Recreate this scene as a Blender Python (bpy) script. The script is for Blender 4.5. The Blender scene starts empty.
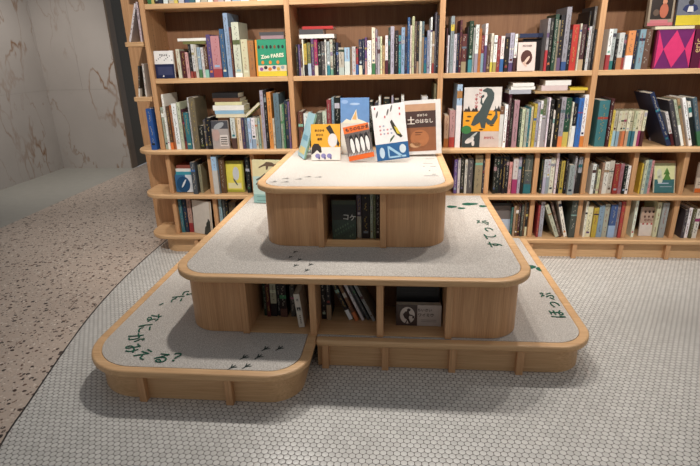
import bpy, bmesh, math, random
from mathutils import Matrix, Vector
random.seed(7)
SC = bpy.context.scene
COL = SC.collection
# ---------------------------------------------------------------- camera
CF, TH, RO, YA, CH = 499.518, .34690, -.02371, .09683, 1.3
F_ = Vector((-math.sin(YA)*math.cos(TH), math.cos(YA)*math.cos(TH), -math.sin(TH)))
R_ = Vector((math.cos(YA), math.sin(YA), 0)); U_ = R_.cross(F_)
RX = R_*math.cos(RO)+U_*math.sin(RO); UX = -R_*math.sin(RO)+U_*math.cos(RO)
cam = bpy.data.cameras.new('camera'); cam.sensor_width = 36; cam.lens = CF/700*36; cam.clip_start = .02
camo = bpy.data.objects.new('camera', cam); COL.objects.link(camo)
m3 = Matrix((RX, UX, -F_)).transposed()
camo.matrix_world = Matrix.Translation((0, 0, CH)) @ m3.to_4x4()
SC.camera = camo
# ---------------------------------------------------------------- world, exposure, lamps
SC.view_settings.view_transform = 'Standard'; SC.view_settings.look = 'None'
SC.view_settings.gamma = 1; SC.view_settings.use_curve_mapping = False
SC.view_settings.exposure = 0.0
W = bpy.data.worlds.new('room_light'); SC.world = W; W.use_nodes = True
W.node_tree.nodes['Background'].inputs[0].default_value = (.97, .97, 1, 1)
W.node_tree.nodes['Background'].inputs[1].default_value = .235
def spot(loc, aim, watts, deg, blend=.6, size=.045, col=(1, .94, .88)):
    l = bpy.data.lights.new('track_or_fill_spot', 'SPOT'); l.energy = watts; l.spot_size = math.radians(deg)
    l.spot_blend = blend; l.shadow_soft_size = size; l.color = col
    o = bpy.data.objects.new('track_or_fill_spot', l); COL.objects.link(o); o.location = loc
    o.rotation_euler = (Vector(aim)-Vector(loc)).to_track_quat('-Z', 'Y').to_euler()
# row of track spots out in the room, turned to the bookcase
for x in (-1.3, -.3, .7, 1.7):
    spot((x, 1.5, 2.3), (x, 3.3, 1.05), 92, 75)
# row of spots just in front of the bookcase, turned down on the tiers and the floor
for x, w in ((-.8, 48), (.12, 34), (1.0, 48), (1.8, 44)):
    spot((x, 3.05, 2.35), (x, 2.3, 0), w, 80, .7)
for x in (-.78, .36):                   # extra narrow pair, added to brighten the stepped platform
    spot((x, 3.0, 2.4), (x+.02, 2.2, .3), 62, 52, .7)
spot((1.7, 1.3, 2.5), (1.5, 1.2, 0), 20, 90, .9)
spot((-2.4, 3.2, 2.5), (-2.35, 3.1, 0), 52, 74, 1)  # added fill lamp that lifts the terrazzo
spot((-3.1, 4.4, 2.6), (-3.9, 5.6, .5), 95, 95, .9)  # lamp added to brighten the marble alcove
# ---------------------------------------------------------------- camera-plane helpers: photo pixel -> point on a real plane
def ray(u, v): return F_+RX*((u-350)/CF)+UX*((233-v)/CF)
def at_z(u, v, z):
    d = ray(u, v); t = (z-CH)/d.z; return Vector((d.x*t, d.y*t, z))
def at_y(u, v, Y):
    d = ray(u, v); t = Y/d.y; return Vector((d.x*t, Y, CH+d.z*t))
# ---------------------------------------------------------------- materials
def s2l(c): return tuple(((x/12.92) if x <= .04045 else ((x+.055)/1.055)**2.4) for x in c)
def hexc(h): return s2l([int(h[i:i+2], 16)/255 for i in (0, 2, 4)])
def newmat(name):
    m = bpy.data.materials.new(name); m.use_nodes = True
    nt = m.node_tree; return m, nt, nt.nodes['Principled BSDF']
def node(nt, t, **k):
    n = nt.nodes.new(t)
    for a, b in k.items(): setattr(n, a, b)
    return n
def val(nt, op, a, b=None, clamp=False):
    n = node(nt, 'ShaderNodeMath', operation=op, use_clamp=clamp)
    for i, x in enumerate((a, b)):
        if x is None: continue
        if isinstance(x, (int, float)): n.inputs[i].default_value = x
        else: nt.links.new(x, n.inputs[i])
    return n.outputs[0]
def ramp(nt, fac, stops, interp='LINEAR'):
    n = node(nt, 'ShaderNodeValToRGB'); n.color_ramp.interpolation = interp
    e = n.color_ramp.elements
    while len(e) < len(stops): e.new(.5)
    for i, (p, c) in enumerate(stops): e[i].position = p; e[i].color = (*c, 1)
    nt.links.new(fac, n.inputs[0]); return n.outputs[0]
def mixc(nt, f, a, b):
    n = node(nt, 'ShaderNodeMix', data_type='RGBA')
    for s, x in ((0, f), (6, a), (7, b)):
        if isinstance(x, (int, float)): n.inputs[s].default_value = x
        elif isinstance(x, tuple): n.inputs[s].default_value = (*x, 1)
        else: nt.links.new(x, n.inputs[s])
    return n.outputs[2]
def objco(nt, scale=(1, 1, 1), kind='Object'):
    tc = node(nt, 'ShaderNodeTexCoord'); mp = node(nt, 'ShaderNodeMapping'); mp.inputs['Scale'].default_value = scale
    nt.links.new(tc.outputs[kind], mp.inputs[0]); return mp.outputs[0]
PLAIN = {}
def plain(h, rough=.45, spec=.4):
    k = (h, rough)
    if k not in PLAIN:
        m, nt, b = newmat('print_'+h)
        n = node(nt, 'ShaderNodeTexNoise'); n.inputs['Scale'].default_value = 30
        nt.links.new(objco(nt), n.inputs[0]); c = hexc(h)
        o = mixc(nt, n.outputs[0], tuple(x*.86 for x in c), tuple(min(1, x*1.1+.004) for x in c))
        nt.links.new(o, b.inputs['Base Color']); b.inputs['Roughness'].default_value = rough
        b.inputs['Specular IOR Level'].default_value = spec
        PLAIN[k] = m
    return PLAIN[k]
def wood(name, a, b_, scale, rough=.42):
    m, nt, b = newmat(name)
    n = node(nt, 'ShaderNodeTexNoise'); n.inputs['Scale'].default_value = 1; n.inputs['Detail'].default_value = 5
    nt.links.new(objco(nt, scale), n.inputs[0])
    n2 = node(nt, 'ShaderNodeTexNoise'); n2.inputs['Scale'].default_value = 1; n2.inputs['Detail'].default_value = 2
    nt.links.new(objco(nt, tuple(x*.1 for x in scale)), n2.inputs[0])
    f = val(nt, 'ADD', val(nt, 'MULTIPLY', n.outputs[0], .65), val(nt, 'MULTIPLY', n2.outputs[0], .35))
    nt.links.new(ramp(nt, f, [(.36, hexc(a)), (.64, hexc(b_))]), b.inputs['Base Color'])
    b.inputs['Roughness'].default_value = rough; b.inputs['Specular IOR Level'].default_value = .35
    return m
WV = wood('oak_vertical_grain', 'b6875d', 'd7a97c', (420, 420, 6))
WH = wood('oak_lengthwise_grain', 'c4996c', 'deb789', (6, 260, 260))
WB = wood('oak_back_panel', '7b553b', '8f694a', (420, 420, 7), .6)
def carpet_mat():
    m, nt, b = newmat('grey_wool_carpet')
    n = node(nt, 'ShaderNodeTexNoise'); n.inputs['Scale'].default_value = 260; n.inputs['Detail'].default_value = 2
    nt.links.new(objco(nt), n.inputs[0])
    n3 = node(nt, 'ShaderNodeTexNoise'); n3.inputs['Scale'].default_value = 9; n3.inputs['Detail'].default_value = 3
    nt.links.new(objco(nt), n3.inputs[0])
    c = ramp(nt, n.outputs[0], [(.34, hexc('9a938b')), (.5, hexc('c2bcb4')), (.66, hexc('dad6ce'))])
    c = mixc(nt, val(nt, 'MULTIPLY', n3.outputs[0], .3), c, hexc('a39b91'))
    nt.links.new(c, b.inputs['Base Color']); b.inputs['Roughness'].default_value = .95
    bp = node(nt, 'ShaderNodeBump'); bp.inputs['Strength'].default_value = .5; bp.inputs['Distance'].default_value = .002
    nt.links.new(n.outputs[0], bp.inputs['Height']); nt.links.new(bp.outputs[0], b.inputs['Normal'])
    return m
CARPET = carpet_mat()
def mosaic_mat():
    m, nt, b = newmat('hexagon_mosaic')
    P = 1/.0235
    co = objco(nt, (P, P, 0))
    def vm(op, a, b2=None):
        n = node(nt, 'ShaderNodeVectorMath', operation=op)
        for i, x in enumerate((a, b2)):
            if x is None: continue
            if isinstance(x, tuple): n.inputs[i].default_value = x
            else: nt.links.new(x, n.inputs[i])
        return n
    s = (1, 1.7320508, 1); h = (.5, .8660254, .5)
    co = vm('ADD', co, (500, 866.0254, 0)).outputs[0]
    a = vm('SUBTRACT', vm('MODULO', co, s).outputs[0], h).outputs[0]
    c = vm('SUBTRACT', vm('MODULO', vm('SUBTRACT', co, h).outputs[0], s).outputs[0], h).outputs[0]
    def flat(v): return vm('MULTIPLY', v, (1, 1, 0)).outputs[0]
    a = flat(a); c = flat(c)
    la = vm('LENGTH', a).outputs['Value']; lc = vm('LENGTH', c).outputs['Value']
    pick = val(nt, 'LESS_THAN', la, lc)
    mx = node(nt, 'ShaderNodeMix', data_type='VECTOR'); nt.links.new(pick, mx.inputs[0]); nt.links.new(c, mx.inputs[4]); nt.links.new(a, mx.inputs[5])
    g = mx.outputs[1]
    ab = vm('ABSOLUTE', g).outputs[0]
    dt = vm('DOT_PRODUCT', ab, (.5, .8660254, 0)).outputs['Value']
    sx = node(nt, 'ShaderNodeSeparateXYZ'); nt.links.new(ab, sx.inputs[0])
    hd = val(nt, 'ADD', val(nt, 'MULTIPLY', val(nt, 'MAXIMUM', dt, sx.outputs[0]), .5), val(nt, 'MULTIPLY', vm('LENGTH', g).outputs['Value'], .5))
    ctr = vm('SUBTRACT', co, g).outputs[0]
    wn = node(nt, 'ShaderNodeTexWhiteNoise'); nt.links.new(vm('SNAP', vm('ADD', ctr, (.1, .1, 0)).outputs[0], (.5, .8660254, 1)).outputs[0], wn.inputs['Vector'])
    n3 = node(nt, 'ShaderNodeTexNoise'); n3.inputs['Scale'].default_value = 2.5; nt.links.new(objco(nt), n3.inputs[0])
    tile = mixc(nt, wn.outputs['Value'], hexc('c3c1bb'), hexc('d3d1cb'))
    grout = mixc(nt, n3.outputs[0], hexc('3d3632'), hexc('5d544e'))
    gm = ramp(nt, hd, [(.45, (0, 0, 0)), (.485, (1, 1, 1))])
    nt.links.new(mixc(nt, gm, tile, grout), b.inputs['Base Color'])
    nt.links.new(ramp(nt, hd, [(.42, (.3,)*3), (.47, (.85,)*3)]), b.inputs['Roughness'])
    bp = node(nt, 'ShaderNodeBump'); bp.inputs['Strength'].default_value = .5; bp.inputs['Distance'].default_value = .0015; bp.invert = True
    nt.links.new(hd, bp.inputs['Height']); nt.links.new(bp.outputs[0], b.inputs['Normal'])
    return m
def terrazzo_mat():
    m, nt, b = newmat('pink_terrazzo')
    co = objco(nt)
    base = node(nt, 'ShaderNodeTexNoise'); base.inputs['Scale'].default_value = 120; nt.links.new(co, base.inputs[0])
    col = mixc(nt, base.outputs[0], hexc('b3a192'), hexc('cdbdae'))
    for sc, thr, dist, tones in ((52, .58, .42, ('2a2220', '6b4a3a')), (70, .55, .42, ('e2d6c8', '7c6454')), (34, .82, .32, ('1c1918', '5c4334')), (110, .5, .42, ('d9cabb', '4c3d34'))):
        wv = node(nt, 'ShaderNodeTexNoise'); wv.inputs['Scale'].default_value = sc*1.3; nt.links.new(co, wv.inputs[0])
        ad = node(nt, 'ShaderNodeVectorMath', operation='MULTIPLY_ADD'); nt.links.new(wv.outputs['Color'], ad.inputs[0])
        ad.inputs[1].default_value = (.35/sc,)*3; nt.links.new(co, ad.inputs[2])
        v = node(nt, 'ShaderNodeTexVoronoi'); v.inputs['Scale'].default_value = sc; nt.links.new(ad.outputs[0], v.inputs['Vector'])
        sp = node(nt, 'ShaderNodeSeparateXYZ'); nt.links.new(v.outputs['Color'], sp.inputs[0])
        f = val(nt, 'MULTIPLY', val(nt, 'LESS_THAN', v.outputs['Distance'], val(nt, 'MULTIPLY', sp.outputs[1], dist*1.4)), val(nt, 'GREATER_THAN', sp.outputs[0], thr))
        col = mixc(nt, f, col, mixc(nt, sp.outputs[2], hexc(tones[0]), hexc(tones[1])))
    nt.links.new(col, b.inputs['Base Color']); b.inputs['Roughness'].default_value = .35
    return m
def marble_mat():
    m, nt, b = newmat('veined_marble')
    co = objco(nt)
    def vein(sc, w, seed, rot):
        mp = node(nt, 'ShaderNodeMapping'); mp.inputs['Location'].default_value = (seed, seed*.7, seed*.3); mp.inputs['Rotation'].default_value = rot
        mp.inputs['Scale'].default_value = (sc, sc, sc*.45)
        nt.links.new(co, mp.inputs[0])
        n = node(nt, 'ShaderNodeTexNoise'); n.inputs['Scale'].default_value = 1; n.inputs['Detail'].default_value = 5; n.inputs['Roughness'].default_value = .5
        nt.links.new(mp.outputs[0], n.inputs[0])
        d = val(nt, 'ABSOLUTE', val(nt, 'SUBTRACT', n.outputs[0], .5))
        return val(nt, 'SUBTRACT', 1, val(nt, 'MULTIPLY', d, 1/w, True), True)
    v = val(nt, 'MAXIMUM', vein(1.3, .012, 3.1, (.5, .6, .2)), val(nt, 'MULTIPLY', vein(2.2, .01, 8.3, (-.6, -.5, .4)), .55))
    n = node(nt, 'ShaderNodeTexNoise'); n.inputs['Scale'].default_value = 1.6; n.inputs['Detail'].default_value = 4; nt.links.new(co, n.inputs[0])
    v = val(nt, 'MULTIPLY', v, ramp(nt, n.outputs[0], [(.4, (.0,)*3), (.62, (1,)*3)]))
    basec = mixc(nt, n.outputs[0], hexc('a79f98'), hexc('c4bdb6'))
    nt.links.new(mixc(nt, v, basec, hexc('8a6748')), b.inputs['Base Color']); b.inputs['Roughness'].default_value = .22
    return m
def flat_mat(name, h, rough=.6, metal=0):
    m, nt, b = newmat(name); n = node(nt, 'ShaderNodeTexNoise'); n.inputs['Scale'].default_value = 14; nt.links.new(objco(nt), n.inputs[0])
    c = hexc(h); nt.links.new(mixc(nt, n.outputs[0], tuple(x*.9 for x in c), tuple(min(1, x*1.08) for x in c)), b.inputs['Base Color'])
    b.inputs['Roughness'].default_value = rough; b.inputs['Metallic'].default_value = metal; return m
MOSAIC, TERRAZZO, MARBLE = mosaic_mat(), terrazzo_mat(), marble_mat()
GREEN_INK = flat_mat('green_carpet_print', '12533f', .9)
DARK_INK = flat_mat('dark_carpet_print', '37423d', .9)
GREY_INK = flat_mat('grey_carpet_print', '8d8a86', .9)
def acrylic():
    m, nt, b = newmat('clear_acrylic'); b.inputs['Base Color'].default_value = (.9, .97, .93, 1)
    b.inputs['Transmission Weight'].default_value = 1; b.inputs['Roughness'].default_value = .03; b.inputs['IOR'].default_value = 1.3; return m
ACRYLIC = acrylic()
# ---------------------------------------------------------------- mesh helpers
class MB:
    def __init__(s): s.v = []; s.f = []; s.m = []; s.mats = []
    def mi(s, mat):
        if mat not in s.mats: s.mats.append(mat)
        return s.mats.index(mat)
    def box(s, x0, x1, y0, y1, z0, z1, mat, M=None):
        b = len(s.v); P = [Vector((x, y, z)) for x in (x0, x1) for y in (y0, y1) for z in (z0, z1)]
        if M is not None: P = [M @ p for p in P]
        s.v += P
        for q in ((0, 1, 3, 2), (4, 6, 7, 5), (0, 4, 5, 1), (2, 3, 7, 6), (0, 2, 6, 4), (1, 5, 7, 3)):
            s.f.append([b+i for i in q]); s.m.append(s.mi(mat))
    def prism(s, pts, z0, z1, mat, M=None):      # pts ccw, may be concave
        b = len(s.v); n = len(pts)
        P = [Vector((x, y, z0)) for x, y in pts]+[Vector((x, y, z1)) for x, y in pts]
        if M is not None: P = [M @ p for p in P]
        s.v += P; k = s.mi(mat)
        s.f.append([b+i for i in range(n)][::-1]); s.m.append(k)
        s.f.append([b+n+i for i in range(n)]); s.m.append(k)
        for i in range(n):
            j = (i+1) % n; s.f.append([b+i, b+j, b+n+j, b+n+i]); s.m.append(k)
    def strip(s, A, B, z0, z1, mat):             # band between two polylines of equal length
        b = len(s.v); n = len(A); k = s.mi(mat)
        for (ax, ay), (bx, by) in zip(A, B): s.v += [Vector((ax, ay, z0)), Vector((ax, ay, z1)), Vector((bx, by, z1)), Vector((bx, by, z0))]
        for i in range(n-1):
            o = b+4*i
            for a in range(4):
                c = (a+1) % 4; s.f.append([o+a, o+c, o+4+c, o+4+a]); s.m.append(k)
        s.f.append([b, b+1, b+2, b+3][::-1]); s.f.append([b+4*(n-1)+i for i in range(4)]); s.m += [k, k]
    def build(s, name, parent=None, loc=(0, 0, 0), bevel=0, smooth=False, rot=None):
        me = bpy.data.meshes.new(name); me.from_pydata([tuple(p) for p in s.v], [], s.f)
        for m in s.mats: me.materials.append(m)
        me.polygons.foreach_set('material_index', s.m)
        bm = bmesh.new(); bm.from_mesh(me); bmesh.ops.recalc_face_normals(bm, faces=bm.faces); bm.to_mesh(me); bm.free()
        o = bpy.data.objects.new(name, me); COL.objects.link(o); o.location = loc
        if rot is not None: o.rotation_euler = rot
        if parent is not None: o.parent = parent
        if bevel:
            d = o.modifiers.new('bevel', 'BEVEL'); d.width = bevel; d.segments = 3; d.limit_method = 'ANGLE'; d.angle_limit = math.radians(50); d.harden_normals = False
        if smooth:
            for p in me.polygons: p.use_smooth = True
            me.set_sharp_from_angle(angle=math.radians(35))
        return o
def empty(name, loc, label, cat, group=None, rot=None):
    o = bpy.data.objects.new(name, None); o.empty_display_size = .05; COL.objects.link(o); o.location = loc
    if rot is not None: o.rotation_euler = rot
    tag(o, label, cat, group); return o
LABELS = {}
def tag(o, label, cat, group=None):
    o['label'] = label; o['category'] = cat
    if group: o['group'] = group
def struct(o): o['kind'] = 'structure'; return o
def arc(cx, cy, r, a0, a1, n=14):
    return [(cx+r*math.cos(math.radians(a0+(a1-a0)*i/n)), cy+r*math.sin(math.radians(a0+(a1-a0)*i/n))) for i in range(n+1)]
def upath(x0, x1, yf, yb, rl, rr, off=0):        # U-shaped outline: back-left, front-left corner, front-right corner, back-right
    x0 += off; x1 -= off; yf += off; rl = max(rl-off, .004); rr = max(rr-off, .004)
    return [(x0, yb)]+arc(x0+rl, yf+rl, rl, 180, 270)+arc(x1-rr, yf+rr, rr, 270, 360)+[(x1, yb)]
# ---------------------------------------------------------------- the room
curve = [(-.55, -.6), (-.95, .2), (-1.2, .8), (-1.399, 1.297), (-1.465, 1.543), (-1.56, 1.922), (-1.63, 2.25), (-1.679, 2.6), (-1.708, 3.0), (-1.717, 3.387), (-1.71, 3.5)]
def dense(c, k=5):
    out = []
    for i in range(len(c)-1):
        p0, p1, p2, p3 = c[max(i-1, 0)], c[i], c[i+1], c[min(i+2, len(c)-1)]
        for j in range(k):
            t = j/k; out.append(tuple(.5*(2*p1[a]+(p2[a]-p0[a])*t+(2*p0[a]-5*p1[a]+4*p2[a]-p3[a])*t*t+(3*p1[a]-p0[a]-3*p2[a]+p3[a])*t**3) for a in (0, 1)))
    return out+[c[-1]]
cv = dense(curve)
b = MB(); b.prism([(3.4, -.6), (3.4, 3.5)]+cv[::-1], -.02, 0, MOSAIC); struct(b.build('floor'))
cv2 = [(x-.007, y) for x, y in cv]
b = MB(); b.prism(cv2+[(-1.71, 8.5), (-3.25, 8.5), (-3.25, -.6)], -.02, 0, TERRAZZO); struct(b.build('floor'))
b = MB(); b.strip(cv, cv2, -.018, .001, flat_mat('dark_metal_strip', '2c2623', .5, .3)); struct(b.build('trim_1'))
b = MB(); b.box(-4.35, -3.25, -.6, 5.95, -.02, 0, flat_mat('smooth_grey_screed', 'aaa89f', .4)); struct(b.build('floor'))
b = MB(); b.box(-4.3, -4.2, 2.5, 5.95, 0, 3.2, MARBLE); o = b.build('wall_left'); struct(o)
o.rotation_euler = (0, 0, 0)
b = MB(); b.box(-4.3, -3.29, 5.9, 6.0, 0, 3.2, MARBLE); struct(b.build('wall_far'))
b = MB()
for z in (.95, 1.95): b.box(-4.2, -3.29, 5.899, 5.9, z, z+.003, flat_mat('marble_joint', '9d958e'))
for z in (.95, 1.95): b.box(-4.2, -4.199, 2.5, 5.9, z, z+.003, flat_mat('marble_joint', '9d958e'))
b.box(-3.75, -3.747, 5.899, 5.9, .95, 1.95, flat_mat('marble_joint', '9d958e')); struct(b.build('trim_2'))
b = MB(); b.box(-3.29, -3.27, 5.88, 6.0, 0, 3.2, flat_mat('bronze_edge', '77695c', .35, .5)); struct(b.build('trim_3'))
b = MB(); b.box(-3.34, -3.275, 6.0, 8.5, 0, 3.2, flat_mat('dark_olive_panel', '4e4a41', .5)); struct(b.build('wall_passage'))
b = MB(); b.box(-1.76, 3.4, 3.5, 3.6, 0, 2.7, flat_mat('painted_wall', '6e6259', .8)); struct(b.build('wall_back'))

# ---------------------------------------------------------------- bookcase
YS, YL, YB = 3.17, 3.12, 3.44          # shelf front, ledge front, face of the back panel
Z0, Z1, Z2, Z3, Z4, ZT = .135, .426, .725, 1.170, 1.600, 2.05
UPR = (-1.535, -.652, .259, 1.15, 2.05)
DIV = (-1.515, -1.228, -.94, -.65, -.35, -.05, .245, .573, .874, 1.172, 1.462, 1.755, 2.05)
XR = 2.065
bc = empty('bookcase', (0, 3.3, 0), 'long light oak wall bookcase with rounded ledges, filled with books', 'bookcase')
def bpart(mb, name, bevel=.003): return mb.build(name, bc, (0, -3.3, 0), bevel)
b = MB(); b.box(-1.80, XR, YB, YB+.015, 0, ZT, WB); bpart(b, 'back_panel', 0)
b = MB(); b.box(-1.80, -1.56, YB-.012, YB, .0, ZT, WV); bpart(b, 'end_panel')
for x in UPR:
    b = MB(); b.box(x-.016, x+.016, YS-.004, YB, Z2, ZT, WV); bpart(b, 'upright')
for x in DIV:
    b = MB(); b.box(x-.0145, x+.0145, YL+.045, YB, Z1, Z2-.03, WV); bpart(b, 'divider')
    b = MB(); b.box(x-.0145, x+.0145, YL+.045, YB, Z0, Z1-.03, WV); bpart(b, 'divider')
def ledge(z, t=.03, y0=YL, r=.16, x0=-1.735):
    pts = [(x0, YB-.013)]+arc(x0+r, y0+r, r, 180, 270)+[(XR, y0), (XR, YB-.013)]
    b = MB(); b.prism(pts, z-t, z, WH); o = b.build('ledge', bc, (0, -3.3, 0), .009); return o
for z in (Z0, Z1, Z2): ledge(z)
for i in range(len(UPR)-1):
    for z in (Z3, Z4 if i < 2 else Z4+.035):
        b = MB(); b.box(UPR[i]+.016, UPR[i+1]-.016, YS, YB, z-.029, z, WH); bpart(b, 'shelf', .002)
b = MB(); b.box(-1.56, XR, YS, YB, ZT-.03, ZT, WH); bpart(b, 'top_board')
for z in (1.06, 1.39, 1.74):
    b = MB(); b.prism([(-1.562, YS+.004), (-1.562, YB-.013), (-1.688, YB-.013), (-1.688, YS+.016), (-1.676, YS+.004)], z-.028, z, WH); bpart(b, 'end_shelf', .003)
b = MB()
A = [(-1.65, YB-.02)]+arc(-1.65+.13, 3.165+.13, .13, 180, 270)+[(XR, 3.165)]
B2 = [(-1.635, YB-.02)]+arc(-1.635+.115, 3.18+.115, .115, 180, 270)+[(XR, 3.18)]
b.strip(A, B2, 0, Z0-.03, WH); bpart(b, 'plinth', 0)
for x in (-1.38, -1.09, .88, 1.16, 1.447, 1.735, 2.03):
    b = MB(); b.box(x-.014, x+.014, YL+.012, YL+.046, 0, Z0-.031, WV); bpart(b, 'plinth_post', .002)
b = MB()                                # peg holes on the left upright
for z in [1.20+.032*i for i in range(11)]:
    b.box(-1.5195, -1.5185, 3.235, 3.239, z, z+.004, flat_mat('peg_hole', '2b1a10')); b.box(-1.5195, -1.5185, 3.385, 3.389, z, z+.004, b.mats[0])
bpart(b, 'peg_holes', 0)

# ---------------------------------------------------------------- stepped platform
P0, P1 = .145, .430
def tier(label, x0, x1, yf, yb, zb, zt, rl, rr, posts, holes, name='platform_tier', trimw=.042, inset=.035, side_posts=(), clip_left=False, deep=.26):
    cx, cy = (x0+x1)/2, (yf+yb)/2
    root = empty(name, (cx, cy, zb), label, 'platform')
    L = (-cx, -cy, -zb)
    t = .03; zc = zt-t
    out = upath(x0, x1, yf, yb, rl, rr); inn = upath(x0, x1, yf, yb, rl, rr, trimw)
    if clip_left: out = out[16:]; inn = inn[16:]; out = [(x0, yf)]+out; inn = [(x0, yf+trimw)]+inn
    b = MB(); b.strip(out, inn, zc, zt, WH); b.build('edge_trim', root, L, .009)
    ci = [(x, y) for x, y in inn]
    if clip_left: ci = [(x0, yb)]+ci
    b = MB(); b.prism(ci, zc+.004, zt-.002, CARPET); b.build('carpet', root, L)
    # skirt
    w0 = upath(x0, x1, yf, yb-.002, rl, rr, inset); w1 = upath(x0, x1, yf, yb-.002, rl, rr, inset+.016)
    if clip_left: w0 = [(x0, yf+inset)]+w0[16:]; w1 = [(x0, yf+inset+.016)]+w1[16:]
    if holes:
        ha, hb = holes
        k = 16 if not clip_left else 1
        lw0 = w0[:k]+[(ha, yf+inset)]; lw1 = w1[:k]+[(ha, yf+inset+.016)]
        rw0 = [(hb, yf+inset)]+w0[k:]; rw1 = [(hb, yf+inset+.016)]+w1[k:]
        for a, c in ((lw0, lw1), (rw0, rw1)):
            b = MB(); b.strip(a, c, zb, zc, WV); b.build('curved_side_panel', root, L, 0, True)
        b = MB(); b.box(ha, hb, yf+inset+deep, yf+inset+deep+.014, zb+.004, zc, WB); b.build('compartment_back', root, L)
        b = MB(); b.box(ha, hb, yf+inset-.004, yf+inset+deep, zb, zb+.004, WH); b.build('compartment_floor', root, L)
        for x in posts:
            b = MB(); b.box(x-.0145, x+.0145, yf+inset-.014, yf+inset+deep, zb+.0045, zc, WV); b.build('divider', root, L, .002)
            b = MB(); b.box(x-.0145, x+.0145, yf+inset-.014, yf+inset-.0045, zb, zb+.0045, WV); b.build('divider_foot', root, L)
    else:
        b = MB(); b.strip(w0, w1, zb, zc, WH); b.build('skirt', root, L, 0, True)
        for x in posts:
            b = MB(); b.box(x-.0145, x+.0145, yf+.006, yf+inset, zb, zc, WV); b.build('skirt_post', root, L, .002)
    for y in side_posts:
        b = MB(); b.box(x1-inset, x1-inset+.014, y-.0145, y+.0145, zb, zc, WV); b.build('side_post', root, L, .002)
    return root, L
BLt, BLl = tier('low grey carpeted oak step at front left, lettering along its edge', -1.298, -.338, 1.565, 3.118, 0, P0, .25, .16, (-1.0, -.645), None)
BRt, BRl = tier('low oak step with grey carpet strip at right, behind and beside front left step', -.336, .84, 1.83, 3.118, 0, P0, .15, .17, (-.30, -.04, .245, .525), None, clip_left=True)
MDt, MDl = tier('wide middle tier of the stepped platform with three book compartments', -.975, .573, 1.842, 3.118, P0, P1, .18, .18, (-.65, -.35, -.063, .226), (-.66, .236), inset=.043)
TPt, TPl = tier('small top tier of the stepped platform carrying the displayed picture books', -.671, .272, 2.172, 3.118, P1, Z2, .16, .17, (-.35, -.058), (-.36, -.048), side_posts=(2.62,), inset=.035)

def text_part(name, s, size, M, mat, parent, L, th=.0008, bold=0):
    c = bpy.data.curves.new(name, 'FONT'); c.body = s; c.size = size; c.extrude = th/2; c.align_x = 'CENTER'; c.align_y = 'CENTER'; c.offset = bold; c.resolution_u = 3
    t = bpy.data.objects.new(name, c); COL.objects.link(t)
    dg = bpy.context.evaluated_depsgraph_get(); me = bpy.data.meshes.new_from_object(t.evaluated_get(dg))
    bpy.data.objects.remove(t); me.materials.clear(); me.materials.append(mat)
    me.transform(M)
    o = bpy.data.objects.new(name, me); COL.objects.link(o); o.location = L
    if parent is not None: o.parent = parent
    return o
def join_parts(objs, name):
    mb = objs[0]
    bm = bmesh.new()
    for o in objs: bm.from_mesh(o.data)
    bm.to_mesh(mb.data); bm.free(); mb.name = name
    for o in objs[1:]: bpy.data.objects.remove(o)
    return mb
def letters(items, z, size, parent, L, name='printed_letter'):
    os_ = []
    for ch, u, v, ang in items:
        p = at_z(u, v, z); M = Matrix.Translation((p.x, p.y, z+.0006)) @ Matrix.Rotation(math.radians(ang), 4, 'Z')
        os_.append(text_part(name, ch, size, M, GREEN_INK, parent, L, bold=.0004))
letters([('さ', 188, 293, -80), ('に', 176.5, 299, -78), ('、', 164, 306, -75), ('な', 153, 318, -72), ('に', 144, 328, -68), ('が', 134.5, 338, -62),
         ('み', 132, 348.5, -45), ('え', 143, 354.5, -25), ('る', 161, 358.5, -8), ('？', 180, 358, 0)], P0, .078, BLt, BLl)
letters([('す', 496, 244.5, 90), ('て', 491.5, 236.5, 90), ('っ', 488, 229.5, 90), ('ぷ', 483.5, 222.5, 90)], P1, .078, MDt, MDl)
letters([('ほ', 558, 314, 90), ('っ', 554, 304.5, 90), ('ぷ', 548, 296, 90)], P0, .08, BRt, BRl)
def track_mb(b, x, y, z, ang, s, mat):
    M = Matrix.Translation((x, y, z)) @ Matrix.Rotation(math.radians(ang), 4, 'Z')
    for a in (-38, 0, 38, 180):
        Mt = M @ Matrix.Rotation(math.radians(a), 4, 'Z'); l = s*(.55 if a != 180 else .4)
        b.prism([(0, -.06*s), (l*.7, -.05*s), (l, 0), (l*.7, .05*s), (0, .06*s)], 0, .0006, mat, Mt)
def tracks(pts, z, ang, s, mat, parent, L, name='printed_bird_track'):
    for u, v in pts:
        b = MB(); p = at_z(u, v, z); track_mb(b, p.x, p.y, z-.0015, ang, s, mat); b.build(name, parent, L)
tracks([(294.5, 252), (290, 257), (299, 259.5), (295, 265.5), (310, 264.5), (306, 270.3)], P1+.0002, 70, .036, DARK_INK, MDt, MDl)
tracks([(264.5, 349), (278.5, 348.5), (243, 357.5), (257.5, 357), (231, 367.5), (245.5, 366.5)], P0+.0002, 55, .048, DARK_INK, BLt, BLl)
tracks([(272.5, 181.5), (285, 178.3), (284.5, 181.6), (298, 178.8), (307, 176.5), (318, 176.8)], Z2+.0002, 20, .04, GREY_INK, TPt, TPl)
def oval(b, x, y, z, rx, ry, ang, mat):
    M = Matrix.Translation((x, y, z)) @ Matrix.Rotation(math.radians(ang), 4, 'Z')
    b.prism([(rx*math.cos(t*math.pi/9), ry*math.sin(t*math.pi/9)*(1.15 if math.cos(t*math.pi/9) < 0 else .85)) for t in range(18)], 0, .0006, mat, M)
def shoe(pairs, z, parent, L):
    for (u, v, rx, ry) in pairs:
        b = MB(); p = at_z(u, v, z); oval(b, p.x, p.y, z-.0013, rx, ry, 8, GREEN_INK); b.build('printed_footprint', parent, L)
shoe([(470, 203.8, .05, .026), (483, 206, .023, .02), (452, 206.5, .03, .024), (461.5, 208, .023, .017)], P1, MDt, MDl)
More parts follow.
